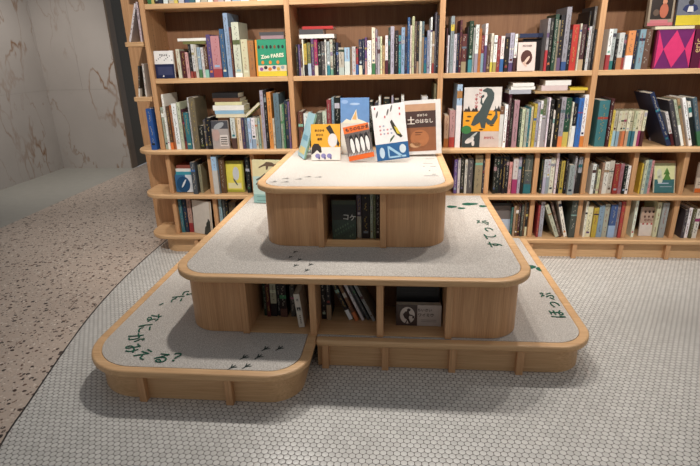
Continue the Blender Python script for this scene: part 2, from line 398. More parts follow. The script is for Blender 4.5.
shoe([(531, 266.5, .028, .026), (541, 269, .026, .026)], P0, BRt, BRl)
b = MB()
for i, (u, v, w) in enumerate(((430, 158.5, .05), (428, 163, .05), (433, 166, .03), (424, 166, .008), (429.5, 170.5, .008), (431, 175.5, .07), (434, 174, .02))):
    p = at_z(u, v, Z2); b.box(p.x-w/2, p.x+w/2, p.y-.004, p.y+.004, Z2-.0015, Z2-.0008, GREY_INK if i not in (3, 4) else DARK_INK)
b.build('printed_caption', TPt, TPl)

# ---------------------------------------------------------------- books
CC = {'w': ('white', 'e9e6df'), 'c': ('cream', 'd8ceb2'), 'k': ('black', '1a1718'), 'n': ('navy', '1f2a4c'), 'b': ('blue', '2a5da6'), 't': ('teal', '1f7f8c'),
      'g': ('green', '3f8a4e'), 'd': ('dark green', '22402f'), 'r': ('red', 'b92c2a'), 'm': ('maroon', '5d1d22'), 'p': ('pink', 'c58a86'), 'u': ('purple', '61437e'),
      'o': ('orange', 'dd7a31'), 'y': ('yellow', 'ddc23c'), 's': ('silver grey', 'a9aab0'), 'a': ('dark grey', '4c4a4c'), 'e': ('tan', 'b39468'), 'l': ('light blue', '8fb7cf'),
      'h': ('brown', '6b4630'), 'v': ('lilac', 'a19fae'), 'q': ('pale green', 'b9cfae'), 'z': ('mint', '7fbfa8'), 'f': ('pale yellow', 'dbd6a8'), 'i': ('slate', '5d7283'),
      'j': ('olive', '70703f'), 'x': ('magenta', 'b32b6b')}
PAPER = plain('d9d0bd', .9)
def tone(h, r):
    c = [int(h[i:i+2], 16)/255 for i in (0, 2, 4)]; g = sum(c)/3; k = r.uniform(.12, .42); m = r.uniform(.84, 1.1)
    return ''.join('%02x' % max(0, min(255, int(255*m*((x*(1-k)+g*k)+r.uniform(-.03, .03))))) for x in c)
def shade(h, k):
    return ''.join('%02x' % max(0, min(255, int(int(h[i:i+2], 16)*k))) for i in (0, 2, 4))
BOOKS = []
def spine_book(x0, x1, z, h, y0, depth, ck, base=None, lean=0, idx=0, marks=True):
    """standing book, spine towards -Y; origin at the foot of its spine"""
    g = .0006; w = max(x1-x0-2*g, .004); xc = (x0+x1)/2
    r = random.Random(idx*7919+13)
    hexv = tone(CC[ck][1], r); mat = plain(hexv)
    la = math.radians(lean); zo = (w/2*abs(math.sin(la))) if lean else 0
    root = empty('book', (xc, y0, z+zo+.0004), '', 'book', rot=(0, la, 0))
    ct = min(.0022, w*.16)
    b = MB()
    b.box(-w/2, w/2, 0, ct, 0, h, mat); b.box(-w/2, -w/2+ct, ct, depth, 0, h, mat); b.box(w/2-ct, w/2, ct, depth, 0, h, mat)
    cov = b.build('cover', root)
    b = MB(); b.box(-w/2+ct, w/2-ct, ct, depth-.003, .002, h-.003, PAPER); b.build('pages', root)
    if base:
        bm_, bh = base
        b = MB(); b.box(-w/2-.0002, w/2+.0002, -.0006, .02, .0004, bh, plain(tone(CC[bm_][1], r))); b.build('paper_band', cov)
    if marks and w > .007:
        lum = sum(int(hexv[i:i+2], 16) for i in (0, 2, 4))
        mk = plain(r.choice(['4a4542', '5b5350', '93423c'] if lum > 330 else ['b9b3a6', 'a8a295', 'b0954e']))
        b = MB(); lo = (base[1]+.01) if base else h*.12; hi = h*.93
        if r.random() < .3:
            t0 = r.uniform(.55, .85)*h; b.box(-w/2-.0001, w/2+.0001, -.0003, 0, t0, min(h-.001, t0+r.uniform(.02, .12)*h), plain(tone(r.choice(list(CC.values()))[1], r)))
        if r.random() < .35:
            t0 = lo; b.box(-w*.3, w*.3, -.0006, 0, t0, t0+min(w*.6, .012), plain(tone(r.choice(list(CC.values()))[1], r)))
        zz = hi; mw = min(w*.36, .007)
        while zz > lo+.01:
            q = r.uniform(.5, 1.1)*mw
            if r.random() < .8:
                a = r.uniform(-.15, .15)*w
                b.box(a-mw/2, a+mw/2, -.0005, 0, zz-q*.35, zz, mk)
                if r.random() < .7: b.box(a-mw*.1, a+mw*.1, -.0005, 0, zz-q, zz-q*.35, mk)
                b.box(a-mw*.45, a+mw*.35, -.0005, 0, zz-q*1.0, zz-q*.8, mk)
            zz -= q*1.45
            if r.random() < .09: zz -= .02
        if b.v: b.build('spine_title', cov)
    return root
def zsolve(X, Y, v):
    # height of the point over (X, Y) that falls on photo row v
    k = (v-233)/CF
    # -( (d.UX) ) = k*(d.F), d=(X,Y,z-CH)
    a = X*UX.x+Y*UX.y; c = X*F_.x+Y*F_.y
    return CH+(-a-k*c)/(UX.z+k*F_.z)
NB = [0]
def row(spec, vref, z, vb, place, y0=3.185, depth=.17, zmax=None):
    """spec: 'uL uR vTop colour [base colour+row] [Lean] [Yoffset]' per book, read at photo row vref; vb(u) is the photo row of the board"""
    items = []
    for ln in spec.split(';'):
        t = ln.split()
        if not t: continue
        uL, uR, vt, ck = float(t[0]), float(t[1]), float(t[2]), t[3]
        base = None; lean = 0; yo = 0
        for e in t[4:]:
            if e[0] == 'L': lean = float(e[1:])
            elif e[0] == 'Y': yo = float(e[1:])
            else: base = (e[0], float(e[1:]))
        items.append([uL, uR, vt, ck, base, lean, yo])
    n = len(items); pend = []; last = -9
    bars = UPR if z >= Z2-.01 else DIV
    mid = at_y((items[0][0]+items[-1][1])/2, vref, y0).x
    lo_ = max([x for x in bars if x < mid], default=-9)+.0175; hi_ = min([x for x in bars if x > mid], default=9)-.0175
    if 'end of the counter' in place or 'tier' in place: lo_, hi_ = -9, 9
    over = max(0, at_y(items[-1][1], vref, y0).x-hi_) if items[-1][5] == 0 else 0
    under = max(0, lo_-at_y(items[0][0], vref, y0).x)
    xa, xb = at_y(items[0][0], vref, y0).x, at_y(items[-1][1], vref, y0).x
    fit = lambda X: xa+under+(X-xa)*(xb-over-xa-under)/(xb-xa)
    for i, (uL, uR, vt, ck, base, lean, yo) in enumerate(items):
        NB[0] += 1
        Y = y0+yo+((NB[0]*37) % 11-5)*.0014
        X0 = at_y(uL, vref, y0).x; X1 = at_y(uR, vref, y0).x
        if over or under: X0, X1 = fit(X0), fit(X1)
        if lean == 0:
            X0 = max(X0, last); X1 = max(X1, X0+.006); last = X1
        u = (uL+uR)/2; Xc = (X0+X1)/2
        h = zsolve(Xc, Y, vt)-zsolve(Xc, Y, vb(u)); 
        if lean: h /= math.cos(math.radians(lean))
        if zmax: h = min(h, zmax-z)
        bb = None
        if base: bb = (base[0], max(.015, zsolve(Xc, Y, base[1])-zsolve(Xc, Y, vb(u))))
        if lean: Xc -= math.tan(math.radians(lean))*(zsolve(Xc, Y, vref)-zsolve(Xc, Y, vb(u))); X0 = Xc-(X1-X0)/2; X1 = 2*Xc-X0
        d = depth*(.85+.15*((NB[0]*13) % 5)/4)
        d = min(max(d, h*.62), YB-.008-Y)
        o = spine_book(X0, X1, z, h, Y, d, ck, bb, lean, NB[0])
        o['group'] = 'books on the '+place
        pend.append((o, ck, base[0] if base else None, h, X1-X0, lean))
    hs = sorted(p[3] for p in pend); med = hs[len(hs)//2]
    for i, (o, ck, bs, h, w, lean) in enumerate(pend):
        sz = 'tall ' if h > med*1.13 else 'short ' if h < med*.85 else 'thick ' if w > .03 else 'thin ' if w < .014 else ''
        nm = CC[ck][0]+(' book with %s foot' % CC[bs][0] if bs else ' book')
        if lean: sz = 'leaning '
        L = CC[pend[i-1][1]][0] if i else None; R = CC[pend[i+1][1]][0] if i < n-1 else None
        if L and R: nb = ('between two %s books' % L) if L == R else 'between %s and %s books' % (L, R)
        elif L: nb = 'at right end beside %s book' % L
        elif R: nb = 'at left end beside %s book' % R
        else: nb = ''; nm = CC[ck][0]+' book'
        BOOKS.append([o, (sz+nm), nb, place, i+1, n])
def lerp(a, b_): return lambda u: a[1]+(b_[1]-a[1])*(u-a[0])/(b_[0]-a[0])
# upper shelf (third board)
row('177 180.5 50 c;181 185.7 52 m;186 189 53 p;189.5 191.8 45 k r72;192 195 45 w r72;195.2 197.8 45 c;198 201 48 l g70;201.2 204 48 w;204.5 208 47 h z70;208.3 212.5 35 u;213 221.5 36 p r69;222 226.5 29 b;227 231.5 13 l;232 234 27 m;234.5 241.5 22 c w73;242 248.5 39 f;249 255 40 o',
    62, Z3, lerp((156, 80), (290, 75)), 'upper shelf, left bay')
row('296 298 43 k;298.3 300.3 43 u;300.5 302.3 47 h c66;302.5 303.8 38 w;304 307.3 42 y k63;307.6 311 41 j l62;311.3 314.2 37 u;314.5 318 38 x c64;318.3 321 41 k;321.2 325 40 a;325.2 326.6 38 w;326.9 330 40 s t64;330.2 333 38 c z68;333.3 336 41 k;336.3 338.8 41 n;339 344.3 46 c s66;344.7 350 46 l w60;350.3 352.2 47 e;352.4 356 45 w;356.2 358.6 47 r b63;359 362.5 38 n c64;362.8 365 37 n;365.2 367.2 36 u p60;367.5 371.8 39 w;372.2 375.6 26 c g62;375.9 377.8 28 v;378 380.4 35 s;380.7 382.4 35 f;382.7 385.3 44 e;385.5 388.4 34 w m59;388.7 390.6 26 d;390.9 394.6 25 s;394.9 398.7 29 k;399 401.4 34 t;401.6 405.2 26 l;405.5 407.6 35 n;407.8 410.2 16 b;410.4 412 24 c;412.2 414.6 15 f;414.9 416.9 20 h;417.1 419.2 20 k e60;419.5 422 20 w c40;422.2 424.3 20 i e36;424.5 427.2 36 b t62;427.5 430.4 29 v;430.6 432.2 16 w;432.4 434.6 30 e r62;434.8 436.6 11 a;436.8 438.6 14 k',
    58, Z3, lerp((295, 74.5), (440, 72)), 'upper shelf, second bay from left')
row('445.8 447.2 26 m;447.4 449 33 w;449.8 453.3 14 v;453.5 456.3 32 w;456.5 458.8 31 n;459 461.2 18 m;461.5 466.3 32 m e60;466.6 468 25 k;468.3 472.3 19 d t58;472.5 474.2 26 s;474.4 477.8 23 w v52;478 480.8 27 o;481 483.8 34 r l52;484 486.4 22 w u44;486.8 490.4 41 h;490.6 493 32 c y61;493.3 496.6 34 w y61;496.9 500.2 35 r;500.5 504.2 35 w b58;504.6 508.7 36 k;509.2 513.4 32 v u62;513.6 516.3 33 w m57',
    55, Z3, lerp((440, 71), (600, 71)), 'upper shelf, third bay from left')
row('545.3 548 18 s r50;548.4 552.3 18 k;552.6 556.6 14 d;556.8 558.9 20 e;559.2 563.3 15 k u58;564 569.2 7 v b62;569.6 572.8 30 k;573.2 580.2 25 r;580.5 582.4 24 c;582.8 588 25 m e60;588.3 590 12 k;590.3 593.4 27 w;593.7 596.6 7 a;596.8 598.6 30 k',
    50, Z3, lerp((440, 71), (600, 71)), 'upper shelf, right end of third bay')
row('607 611 30 w r56;611.3 614.8 30 s t62;615.2 617.4 40 k;617.8 623 34 w o59;623.3 626 36 n r59;626.3 633.4 32 o w57;633.8 637 32 n;637.3 643 31 l;643.4 650 31 h',
    50, Z3, lerp((600, 71), (700, 71)), 'upper shelf, right bay')
# counter ledge
row('163 166 108 q;166.3 168.3 95 w;168.6 171.4 107 h o143;171.7 174.4 106 o;174.7 179.3 104 w;179.6 182.6 103 c;182.9 185.2 110 m r142;185.5 190.2 113 t;190.5 192.2 98 w;192.5 198.4 98 j;198.8 203.2 126 k;203.5 206 120 a;206.3 211.2 118 k',
    130, Z2, lerp((160, 150), (290, 148)), 'counter ledge, left bay', y0=3.165)
row('230.6 235.3 118 w h138;235.6 237.6 118 e;237.9 241.3 118 c;241.6 244.2 118 u;244.5 247.7 118 i;248 251 118 l;251.3 255.2 118 w l139;255.5 258 118 c;258.3 260.4 118 q;260.7 262.3 115 e;262.6 265.8 90 s;266 268.5 90 k;268.8 273 92 o;273.3 275.2 118 c;275.5 280.8 93 i;281.1 283.3 104 q;283.5 285.5 104 g;285.8 289.2 100 n;289.4 291.2 101 u',
    128, Z2, lerp((160, 150), (290, 148)), 'counter ledge, right part of left bay', y0=3.165)
row('298 303 112 h;303.5 309 114 w;310 316 116 k;316.5 322.5 113 a;323 327.3 112 q;328 332.3 100 r;332.8 335.3 98 l;335.6 341 98 k;371 375 102 k;377 380 103 a;381 383 97 w;386 392 99 k;394 396 97 s;397 402 100 k;404 407 96 w;425 431 97 w;437 439.6 84 j',
    118, Z2, lerp((290, 148), (440, 147)), 'counter ledge, behind the displayed books', y0=3.2)
row('444.5 449 115 e o138;449.5 455.3 110 p r137;455.6 460.8 84 l w105', 125, Z2, lerp((440, 147), (600, 149)), 'counter ledge, left of dinosaur book', y0=3.165)
row('499.8 504 107 h w115;504.3 507.4 105 w;507.7 510.6 95 m;510.9 513.6 104 k;513.9 519.2 101 p;520.6 523 110 d;523.3 526.6 110 c;526.9 530 110 q;530.3 532.3 109 t;532.6 535 108 f;535.3 538.4 105 y;538.7 541.3 104 v;541.6 544 102 w;544.3 547.8 101 j s120;548 549.7 100 s;549.9 551.5 99 w;551.8 556 101 k;556.3 558.3 112 w;558.6 563 101 k;563.3 568.2 99 s o138;568.5 574.3 100 d y134;574.8 576.6 104 c;576.9 580.9 106 k w128;581.2 586.4 100 b;586.8 591 97 w o138',
    120, Z2, lerp((440, 147), (600, 149)), 'counter ledge, third bay from left', y0=3.165, depth=.16)
row('597 607.3 103 t;607.7 611 101 m;611.3 613.8 113 y', 125, Z2, lerp((600, 149), (700, 150)), 'counter ledge, right bay', y0=3.165)
row('614.2 617.2 114 f l134;617.4 620.3 114 f l134;620.5 623.4 114 f o134;623.6 626.5 114 f o134;626.7 629.6 114 f e134;629.8 632.7 114 f t134;632.9 635.8 114 f t134;636 638.9 114 f c134;639.1 642 114 f x134;642.2 645 114 f m134',
    125, Z2, lerp((600, 149), (700, 150)), 'counter ledge, pale yellow paperback set', y0=3.17, depth=.12)
row('659 663.5 97 n L-26;667 670 116 w m137 L-20;671.5 675.5 104 a L-19;676.8 679.6 104 q w128 L-19;680.4 683 103 e L-18;684.6 688 102 w L-18;689.4 692.4 106 w k120 L-17;693.8 698 102 i g135 L-17',
    128, Z2, lerp((600, 149), (700, 150)), 'counter ledge, leaning row at right', y0=3.165)
# third board from the floor
row('193.5 198 163 a Y-.025;199 202 167 e', 180, Z1, lerp((160, 195), (290, 194)), 'left cell under the counter ledge', y0=3.17, zmax=.69)
row('212.2 217.6 158 l w172 Y-.02;218.2 224 161 h;246 250 160 k', 180, Z1, lerp((160, 196), (290, 195)), 'second cell under the counter ledge', y0=3.17, zmax=.69)
row('453.8 457 160 u;457.5 460.2 159 w;460.6 464 158 k;464.4 467 160 w;467.4 472.6 159 a;473 474 162 k;474.4 482 156 e;482.5 485 160 a',
    178, Z1, lerp((450, 194), (700, 195)), 'cell right of the top tier', y0=3.175, zmax=.69)
row('493 495.9 157 k;496.1 499 157 k;499.2 502.1 157 k;502.3 505.2 157 k;505.4 508.2 157 k;508.8 512 163 p;512.3 517.4 159 w x180;517.8 520.8 158 s;521.1 523.6 158 k;524 531.5 156 a t185',
    178, Z1, lerp((450, 194), (700, 195)), 'middle row cell with black volumes', y0=3.175, zmax=.69)
row('540.6 542.6 160 d;543 546.3 160 s v178;546.6 550 160 w v178;550.4 555 159 c;555.6 558 153 w;558.3 561.2 160 k;561.5 565.8 162 y;566.1 568.6 160 k;569 574.6 165 s Y-.03;575 577.2 157 s;577.6 579.4 160 k;579.7 583.8 158 v k174',
    178, Z1, lerp((450, 194), (700, 195)), 'middle row cell with yellow book', y0=3.175, zmax=.69)
row('591 594.4 166 w;594.7 597 167 a;597.3 600.2 172 f;600.5 602.8 165 e;603.2 608 164 w;608.4 613 163 c;613.4 618.8 166 r;619.2 622.8 166 p;623.1 626 168 k;626.3 629.3 168 w',
    180, Z1, lerp((450, 195), (700, 196)), 'middle row cell with red book', y0=3.175, zmax=.69)
row('641.2 642.8 166 y;643.2 646.2 162 q;646.6 650 162 z;650.4 652.8 163 p', 175, Z1, lerp((450, 195), (700, 196)), 'middle row cell with pine tree book', y0=3.175, zmax=.69)
# lowest row
row('180 183.2 203 t;183.6 187 203 n;187.4 191.6 203 p r227', 215, Z0, lerp((160, 236), (290, 236)), 'lowest left cell', y0=3.19, zmax=.39)
row('219 222 199 l;222.4 225 203 a;225.3 228.5 204 k;229 236 206 h', 210, Z0, lerp((160, 236), (290, 236)), 'second lowest cell from left', y0=3.19, zmax=.39)
row('511.5 513.6 207 t;513.9 516.4 205 e;516.7 519.6 204 h;519.9 522.4 204 m;522.7 525.6 204 a;525.9 528.2 202 h;528.5 531 203 k f227', 215, Z0, lerp((490, 235), (700, 241)), 'lowest cell beside the platform', y0=3.175, zmax=.39)
row('537 539.4 208 r;539.8 544 205 s;549.5 553.6 208 c L-22;555.2 558 206 h L-19;562 565.6 203 w L-15;572 578.4 203 a', 222, Z0, lerp((490, 239), (700, 242)), 'lowest cell with grey leaning books', y0=3.165, zmax=.385)
row('584.5 586.8 204 w;587.2 592.6 209 f;593 598 210 y;598.4 604 208 l;604.4 609.4 207 c;609.8 616.6 207 b l228;617 620 205 v;620.3 623.6 204 r', 220, Z0, lerp((490, 238), (700, 241)), 'lowest cell with blue book', y0=3.17, zmax=.39)
row('633.2 636 203 w;655.5 659.8 206 f;660.2 666.4 206 s', 220, Z0, lerp((490, 238), (700, 241)), 'lowest cell with pink face-out book', y0=3.18, zmax=.39)
row('684 687.5 213 a;688 691.4 211 w;691.8 694.8 212 j;695.2 700 212 w', 220, Z0, lerp((490, 238), (700, 241)), 'lowest cell at right edge', y0=3.17, zmax=.39)
# top board, only the feet of the books show
row('147 151 -20 g;151.5 154.5 -22 y;155 158.5 -18 k;159 163 -20 n;163.5 168 -25 w;168.5 174 -22 c;174.5 178 -20 y;178.5 184 -24 w;184.5 189 -22 b;189.5 195 -24 t;195.5 200 -20 w;200.5 207 -22 c;208 213 -24 w;213.5 218 -20 p;218.5 224 -22 s;225 231 -22 w;232 240 -24 l;241 249 -20 w;250 256 -22 e;257 266 -24 w;267 276 -20 c',
    2, Z4, lerp((145, 6), (290, -1)), 'topmost board, left bay', y0=3.185, zmax=1.95)
# side ledges at the left end
row('148.5 154 112 b', 130, Z2, lerp((140, 153), (160, 153)), 'rounded left end of the counter', y0=3.145)
# platform compartments
row('356.8 361.3 201 a c222;361.8 369.8 199 k;370.2 373 194 q;373.3 375.8 195 j;376 379.6 196 k', 225, P1+.004, lerp((320, 243), (383, 243)), 'compartment of the top tier', y0=2.31, depth=.12, zmax=.685)
row('263 266 284 d;266.4 270 284 m;270.4 276.4 283 c k303;276.8 279.6 284 k;280 286.6 283 k h308;290 294.5 286 a', 300, P0+.004, lerp((250, 315), (310, 317)), 'left compartment of the middle tier', y0=2.02, depth=.12, zmax=.385)
row('321 326 284 k;326.4 331 284 k e308;340 344 284 k w313 L-23;346.5 350 284 h o314 L-23;352.5 355.3 284 w L-24;357.6 360.3 284 a L-25;363 366 284 s L-25', 305, P0+.004, lerp((315, 323), (380, 323)), 'centre compartment of the middle tier', y0=2.0, depth=.12, zmax=.385)

# unique labels for the books above
ORD = ['first', 'second', 'third', 'fourth', 'fifth', 'sixth', 'seventh', 'eighth', 'ninth', 'tenth']
def finish_labels():
    def mk(r, lev):
        o, look, nb, place, i, n = r
        if lev == 0: s = ('%s %s, %s' % (look, nb, place)) if nb else '%s standing alone on the %s' % (look, place)
        else:
            k = i if i <= n/2 else n+1-i
            if k <= 10: w = '%s from %s' % (ORD[k-1], 'left' if i <= n/2 else 'right')
            else: w = 'number %d from %s' % (k, 'left' if i <= n/2 else 'right')
            s = '%s, %s, %s' % (look, w, place)
        return s
    from collections import Counter
    cnt = Counter(mk(r, 0) for r in BOOKS)
    for r in BOOKS:
        s = mk(r, 0)
        if cnt[s] > 1 or len(s.split()) > 16: s = mk(r, 1)
        if len(s.split()) > 16: s = s.replace(' book with ', ' book, ')
        r[0]['label'] = s
finish_labels()

# flat-lying books: each in its own stack, real thickness
def flat_book(u0, u1, v0, v1, vref, ck, label, Y=3.20, zrest=None, depth=.14, group=None, rot=0, tilt=0, hexv=None):
    X0 = at_y(u0, vref, Y).x; X1 = at_y(u1, vref, Y).x
    t = abs(zsolve((X0+X1)/2, Y, v0)-zsolve((X0+X1)/2, Y, v1)); t = max(t, .006)
    o = empty('book', ((X0+X1)/2, Y, zrest+.0003), label, 'book', group, rot=(0, tilt, rot))
    w = X1-X0; m = plain(hexv or CC[ck][1]); ct = .0018
    b = MB(); b.box(-w/2, w/2, 0, depth, 0, ct, m); b.box(-w/2, w/2, 0, depth, t-ct, t, m); b.box(-w/2, w/2, 0, ct, ct, t-ct, m); b.build('cover', o)
    b = MB(); b.box(-w/2+.002, w/2-.002, ct, depth-.003, ct, t-ct, PAPER); b.build('pages', o)
    return zrest+t+.0006
def tops(place, ux0, ux1):
    """highest top of the standing books of a row between two photo columns"""
    h = 0
    for r in BOOKS:
        if r[3] != place: continue
        o = r[0]; p = o.location; c = o.children[0]
        X0 = at_y(ux0, 60 if 'upper' in place else 120, p.y).x; X1 = at_y(ux1, 60 if 'upper' in place else 120, p.y).x
        if X0 < p.x < X1: h = max(h, p.z+max(v.co.z for v in c.data.vertices))
    return h+.0006
G1 = 'books lying on top of the upright rows'
z = tops('upper shelf, left bay', 178, 207)
z = flat_book(183, 206, 42.5, 45.5, 44, 'j', 'olive book lying flat under a white one, upper shelf of left bay', zrest=z, group=G1)
z = flat_book(177.5, 207, 39.5, 42.3, 41, 'w', 'thin white book lying topmost above the maroon book, left bay', zrest=z, group=G1)
z = tops('upper shelf, second bay from left', 297, 336)
z = flat_book(299, 334, 33, 37, 35, 'w', 'white book lying flat at bottom of small stack, second bay', zrest=z, group=G1)
z = flat_book(299, 323, 27, 32, 30, 'a', 'dark grey thick book lying in the middle of the stack, second bay', zrest=z, group=G1, Y=3.205)
z = flat_book(302, 333, 23.5, 26.5, 25, 'r', 'red book lying topmost of the stack in second bay', zrest=z, group=G1, Y=3.21)
z = tops('counter ledge, right part of left bay', 230, 246)
G2 = 'stack of books lying above the upright books, left bay'
for (a, b_, c, d, ck, lb) in ((216, 245, 115, 118.4, 'c', 'cream book, lowest of the lying stack, left bay of the counter'), (215, 244, 111.5, 115, 'l', 'light blue and white book, second lowest of lying stack, left bay'),
                              (213, 244, 106.5, 111.5, 'w', 'thick white book in the middle of lying stack, left bay counter'), (215, 242, 103, 106.3, 'f', 'pale yellow book lying above thick white one in left bay stack'),
                              (213, 240, 99, 102.8, 'h', 'reddish brown book lying second from top of left bay stack'), (212, 238, 93.5, 98.5, 'k', 'black book lying on top of the left bay stack')):
    z = flat_book(a, b_, c, d, (c+d)/2, ck, lb, zrest=z, group=G2, Y=3.19)
z0 = tops('counter ledge, third bay from left', 508, 562)
z = flat_book(509, 531, 91, 95, 93, 's', 'grey-white book lying lowest at left on third bay row', zrest=z0, group=G1, Y=3.18)
z = flat_book(511, 535, 88, 91, 90, 'w', 'white book lying in middle of left pile, third bay row', zrest=z, group=G1, Y=3.185)
z = flat_book(513, 534, 84.5, 88, 86, 'w', 'white book lying topmost of left pile, third bay row', zrest=z, group=G1, Y=3.18, depth=.15)
z1 = tops('counter ledge, third bay from left', 536, 590)
z = flat_book(534.5, 584, 97, 99.5, 98, 'e', 'long tan book lying flat over the upright black books, third bay', zrest=max(z1, z0), group=G1, Y=3.18)
zz = flat_book(541, 567, 91, 96, 93, 'p', 'pinkish white book lying under a white one, third bay', zrest=z, group=G1, Y=3.185, hexv='d9c4c0')
flat_book(545, 570.5, 85, 90, 88, 'w', 'white thick book lying highest of the right pile, third bay', zrest=zz, group=G1, Y=3.19)
flat_book(569.5, 587, 93.5, 96, 95, 'y', 'small yellow book lying beside the pinkish pile, third bay', zrest=z, group=G1, Y=3.185)
G3 = 'books lying in the left cell below the counter'
z = Z1+.0003

# ---------------------------------------------------------------- face-out books
def face_book(corners_or_box, z, Y, label, front, tilt=8, thick=.014, rotz=0, roll=0, art=None, group='picture books shown face out', w=None, h=None, X=None, spine=None, lift=0):
    """book shown by its front cover: local x along the cover, local z up the cover, cover faces -Y; leans back by tilt degrees"""
    root = empty('book', (X, Y, z+lift+thick*math.sin(math.radians(tilt))), label, 'book', group)
    root.rotation_euler = (Matrix.Rotation(math.radians(rotz), 3, 'Z') @ Matrix.Rotation(math.radians(-tilt), 3, 'X') @ Matrix.Rotation(math.radians(roll), 3, 'Y')).to_euler()
    fm = plain(front, .3); sm = plain(spine, .35) if spine else fm; ct = .0018
    b = MB(); b.box(-w/2, w/2, 0, ct, 0, h, fm); b.box(-w/2, w/2, thick-ct, thick, 0, h, fm); b.box(-w/2, -w/2+ct, ct, thick-ct, 0, h, sm); cov = b.build('cover', root)
    b = MB(); b.box(-w/2+ct, w/2-.003, ct, thick-ct, .002, h-.002, PAPER); b.build('pages', root)
    if art: art(cov, w, h)
    return root
def from_px(u0, u1, v0, v1, Y, tilt=0):
    """size and foot of a cover from its photo box"""
    uc = (u0+u1)/2; X0 = at_y(u0, v1, Y).x; X1 = at_y(u1, v1, Y).x; X = (X0+X1)/2
    h = zsolve(X, Y, v0)-zsolve(X, Y, v1)
    return X, X1-X0, h
def rects(root, w, h, items, name='cover_print', lay=1):
    """items: (x0,x1,z0,z1,colour) in fractions of the cover"""
    b = MB(); t = .0005*lay
    for k, (a, c, d, e, col) in enumerate(items): b.box(-w/2+a*w, -w/2+c*w, -t-.00006*k, 0, d*h, e*h, plain(col, .3))
    return b.build(name, root)
XZ = Matrix.Rotation(math.radians(90), 4, 'X')
def poly(root, w, h, pts, col, name='cover_picture', lay=2):
    """flat printed shape, points in cover fractions"""
    b = MB(); P = [((p[0]-.5)*w, p[1]*h) for p in pts]
    b.prism(P, 0, .0005*lay, plain(col, .35), XZ)
    return b.build(name, root)
def ell(cx, cz, rx, rz, n=16, a=0):
    ca, sa = math.cos(a), math.sin(a)
    return [(cx+rx*math.cos(t*2*math.pi/n)*ca-rz*math.sin(t*2*math.pi/n)*sa, cz+rx*math.cos(t*2*math.pi/n)*sa+rz*math.sin(t*2*math.pi/n)*ca) for t in range(n)]
def ctext(root, w, h, s, cx, cz, size, col, ang=0, lay=3, bold=0.0004, name='cover_title'):
    M = Matrix.Translation(((cx-.5)*w, -.0005*lay, cz*h)) @ XZ @ Matrix.Rotation(math.radians(ang), 4, 'Z')
    return text_part(name, s, size, M, plain(col, .4), root, (0, 0, 0), th=.0004, bold=bold)

# --- dinosaur picture book on the counter ledge
X, w, h = from_px(461.8, 498.3, 86.5, 146.5, 3.165)
def art_dino(r, w, h):
    rects(r, w, h, [(0, 1, 0, .27, 'c9b8ae'), (0, .48, 0, .27, '39403f'), (0, 1, .27, .62, 'e8a02c')])
    poly(r, w, h, ell(.10, .30, .14, .07), '3f7a45'); 
    for c in ((0, .62), (.2, .60), (.8, .60)): poly(r, w, h, [(c[0], .60), (c[0]+.06, .66), (c[0]+.1, .64), (c[0]+.14, .70), (c[0]+.2, .60)], '3b3330')
    D = '46504e'
    poly(r, w, h, [(.22, .38), (.30, .52), (.44, .62), (.55, .78), (.62, .86), (.60, .91), (.50, .93), (.49, .95), (.60, .99), (.72, .97), (.80, .90), (.80, .80), (.72, .66), (.64, .50), (.60, .32), (.50, .33), (.46, .42), (.30, .36)], D, lay=3)
    poly(r, w, h, [(.62, .50), (.76, .45), (.86, .55), (.84, .70), (.90, .62), (.93, .50), (.84, .39), (.68, .38), (.60, .44)], D, lay=2)
    poly(r, w, h, [(.58, .72), (.50, .74), (.48, .82), (.54, .84), (.53, .88), (.46, .86), (.44, .74), (.54, .66)], D, lay=2)
    for p in ((.12, .45), (.16, .52), (.5, .30), (.78, .37), (.72, .55)): poly(r, w, h, ell(p[0], p[1], .06, .015), '5b4427', lay=2)
    poly(r, w, h, ell(.20, .12, .13, .045, a=.3), 'd8d2cc', lay=2); poly(r, w, h, ell(.30, .20, .12, .02, a=.5), 'b9bdb8', lay=2); poly(r, w, h, ell(.30, .07, .04, .05), 'd8d2cc', lay=2)
    ctext(r, w, h, 'きょう', .43, .90, .019, 'b2333a', -90); ctext(r, w, h, 'りゅうの', .33, .78, .022, 'b2333a', -90); ctext(r, w, h, 'おはなし', .73, .16, .016, 'b2333a', lay=2)
face_book(None, Z2, 3.165, 'large face-out picture book with grey dinosaur on orange ground', 'd8d0c8', 3, .016, art=art_dino, X=X, w=w, h=h, lift=.001)
# --- small white book, brown figure
X, w, h = from_px(516.8, 534.5, 41.5, 70.5, 3.175)
face_book(None, Z3, 3.175, 'small pale pink face-out book with brown curled figure, third bay upper shelf', 'd9c6bd', 6, .02, X=X, w=w, h=h, lift=.002,
          art=lambda r, w, h: (poly(r, w, h, ell(.5, .47, .32, .26), '4a2318'), poly(r, w, h, ell(.52, .38, .20, .06, a=.7), 'd9b9a6', lay=3), poly(r, w, h, ell(.42, .24, .15, .05, a=-.5), 'cfae9b', lay=3), ctext(r, w, h, 'MOTHER', .5, .87, .013, '7a6a66')))
# dark books behind it
X, w, h = from_px(521, 544.5, 38, 70, 3.27)
face_book(None, Z3, 3.27, 'black book standing face out behind the small pale pink book', '221d1e', 4, .02, X=X, w=w, h=h, lift=.0015)
X, w, h = from_px(520, 544.5, 33.5, 37.5, 3.26)
flat_book(520, 543, 33.5, 37.5, 35, 'n', 'navy book lying on top of the black face-out book', zrest=Z3+zsolve(X, 3.27, 38)-zsolve(X, 3.27, 70)+.008, Y=3.25, depth=.12, group=G1)
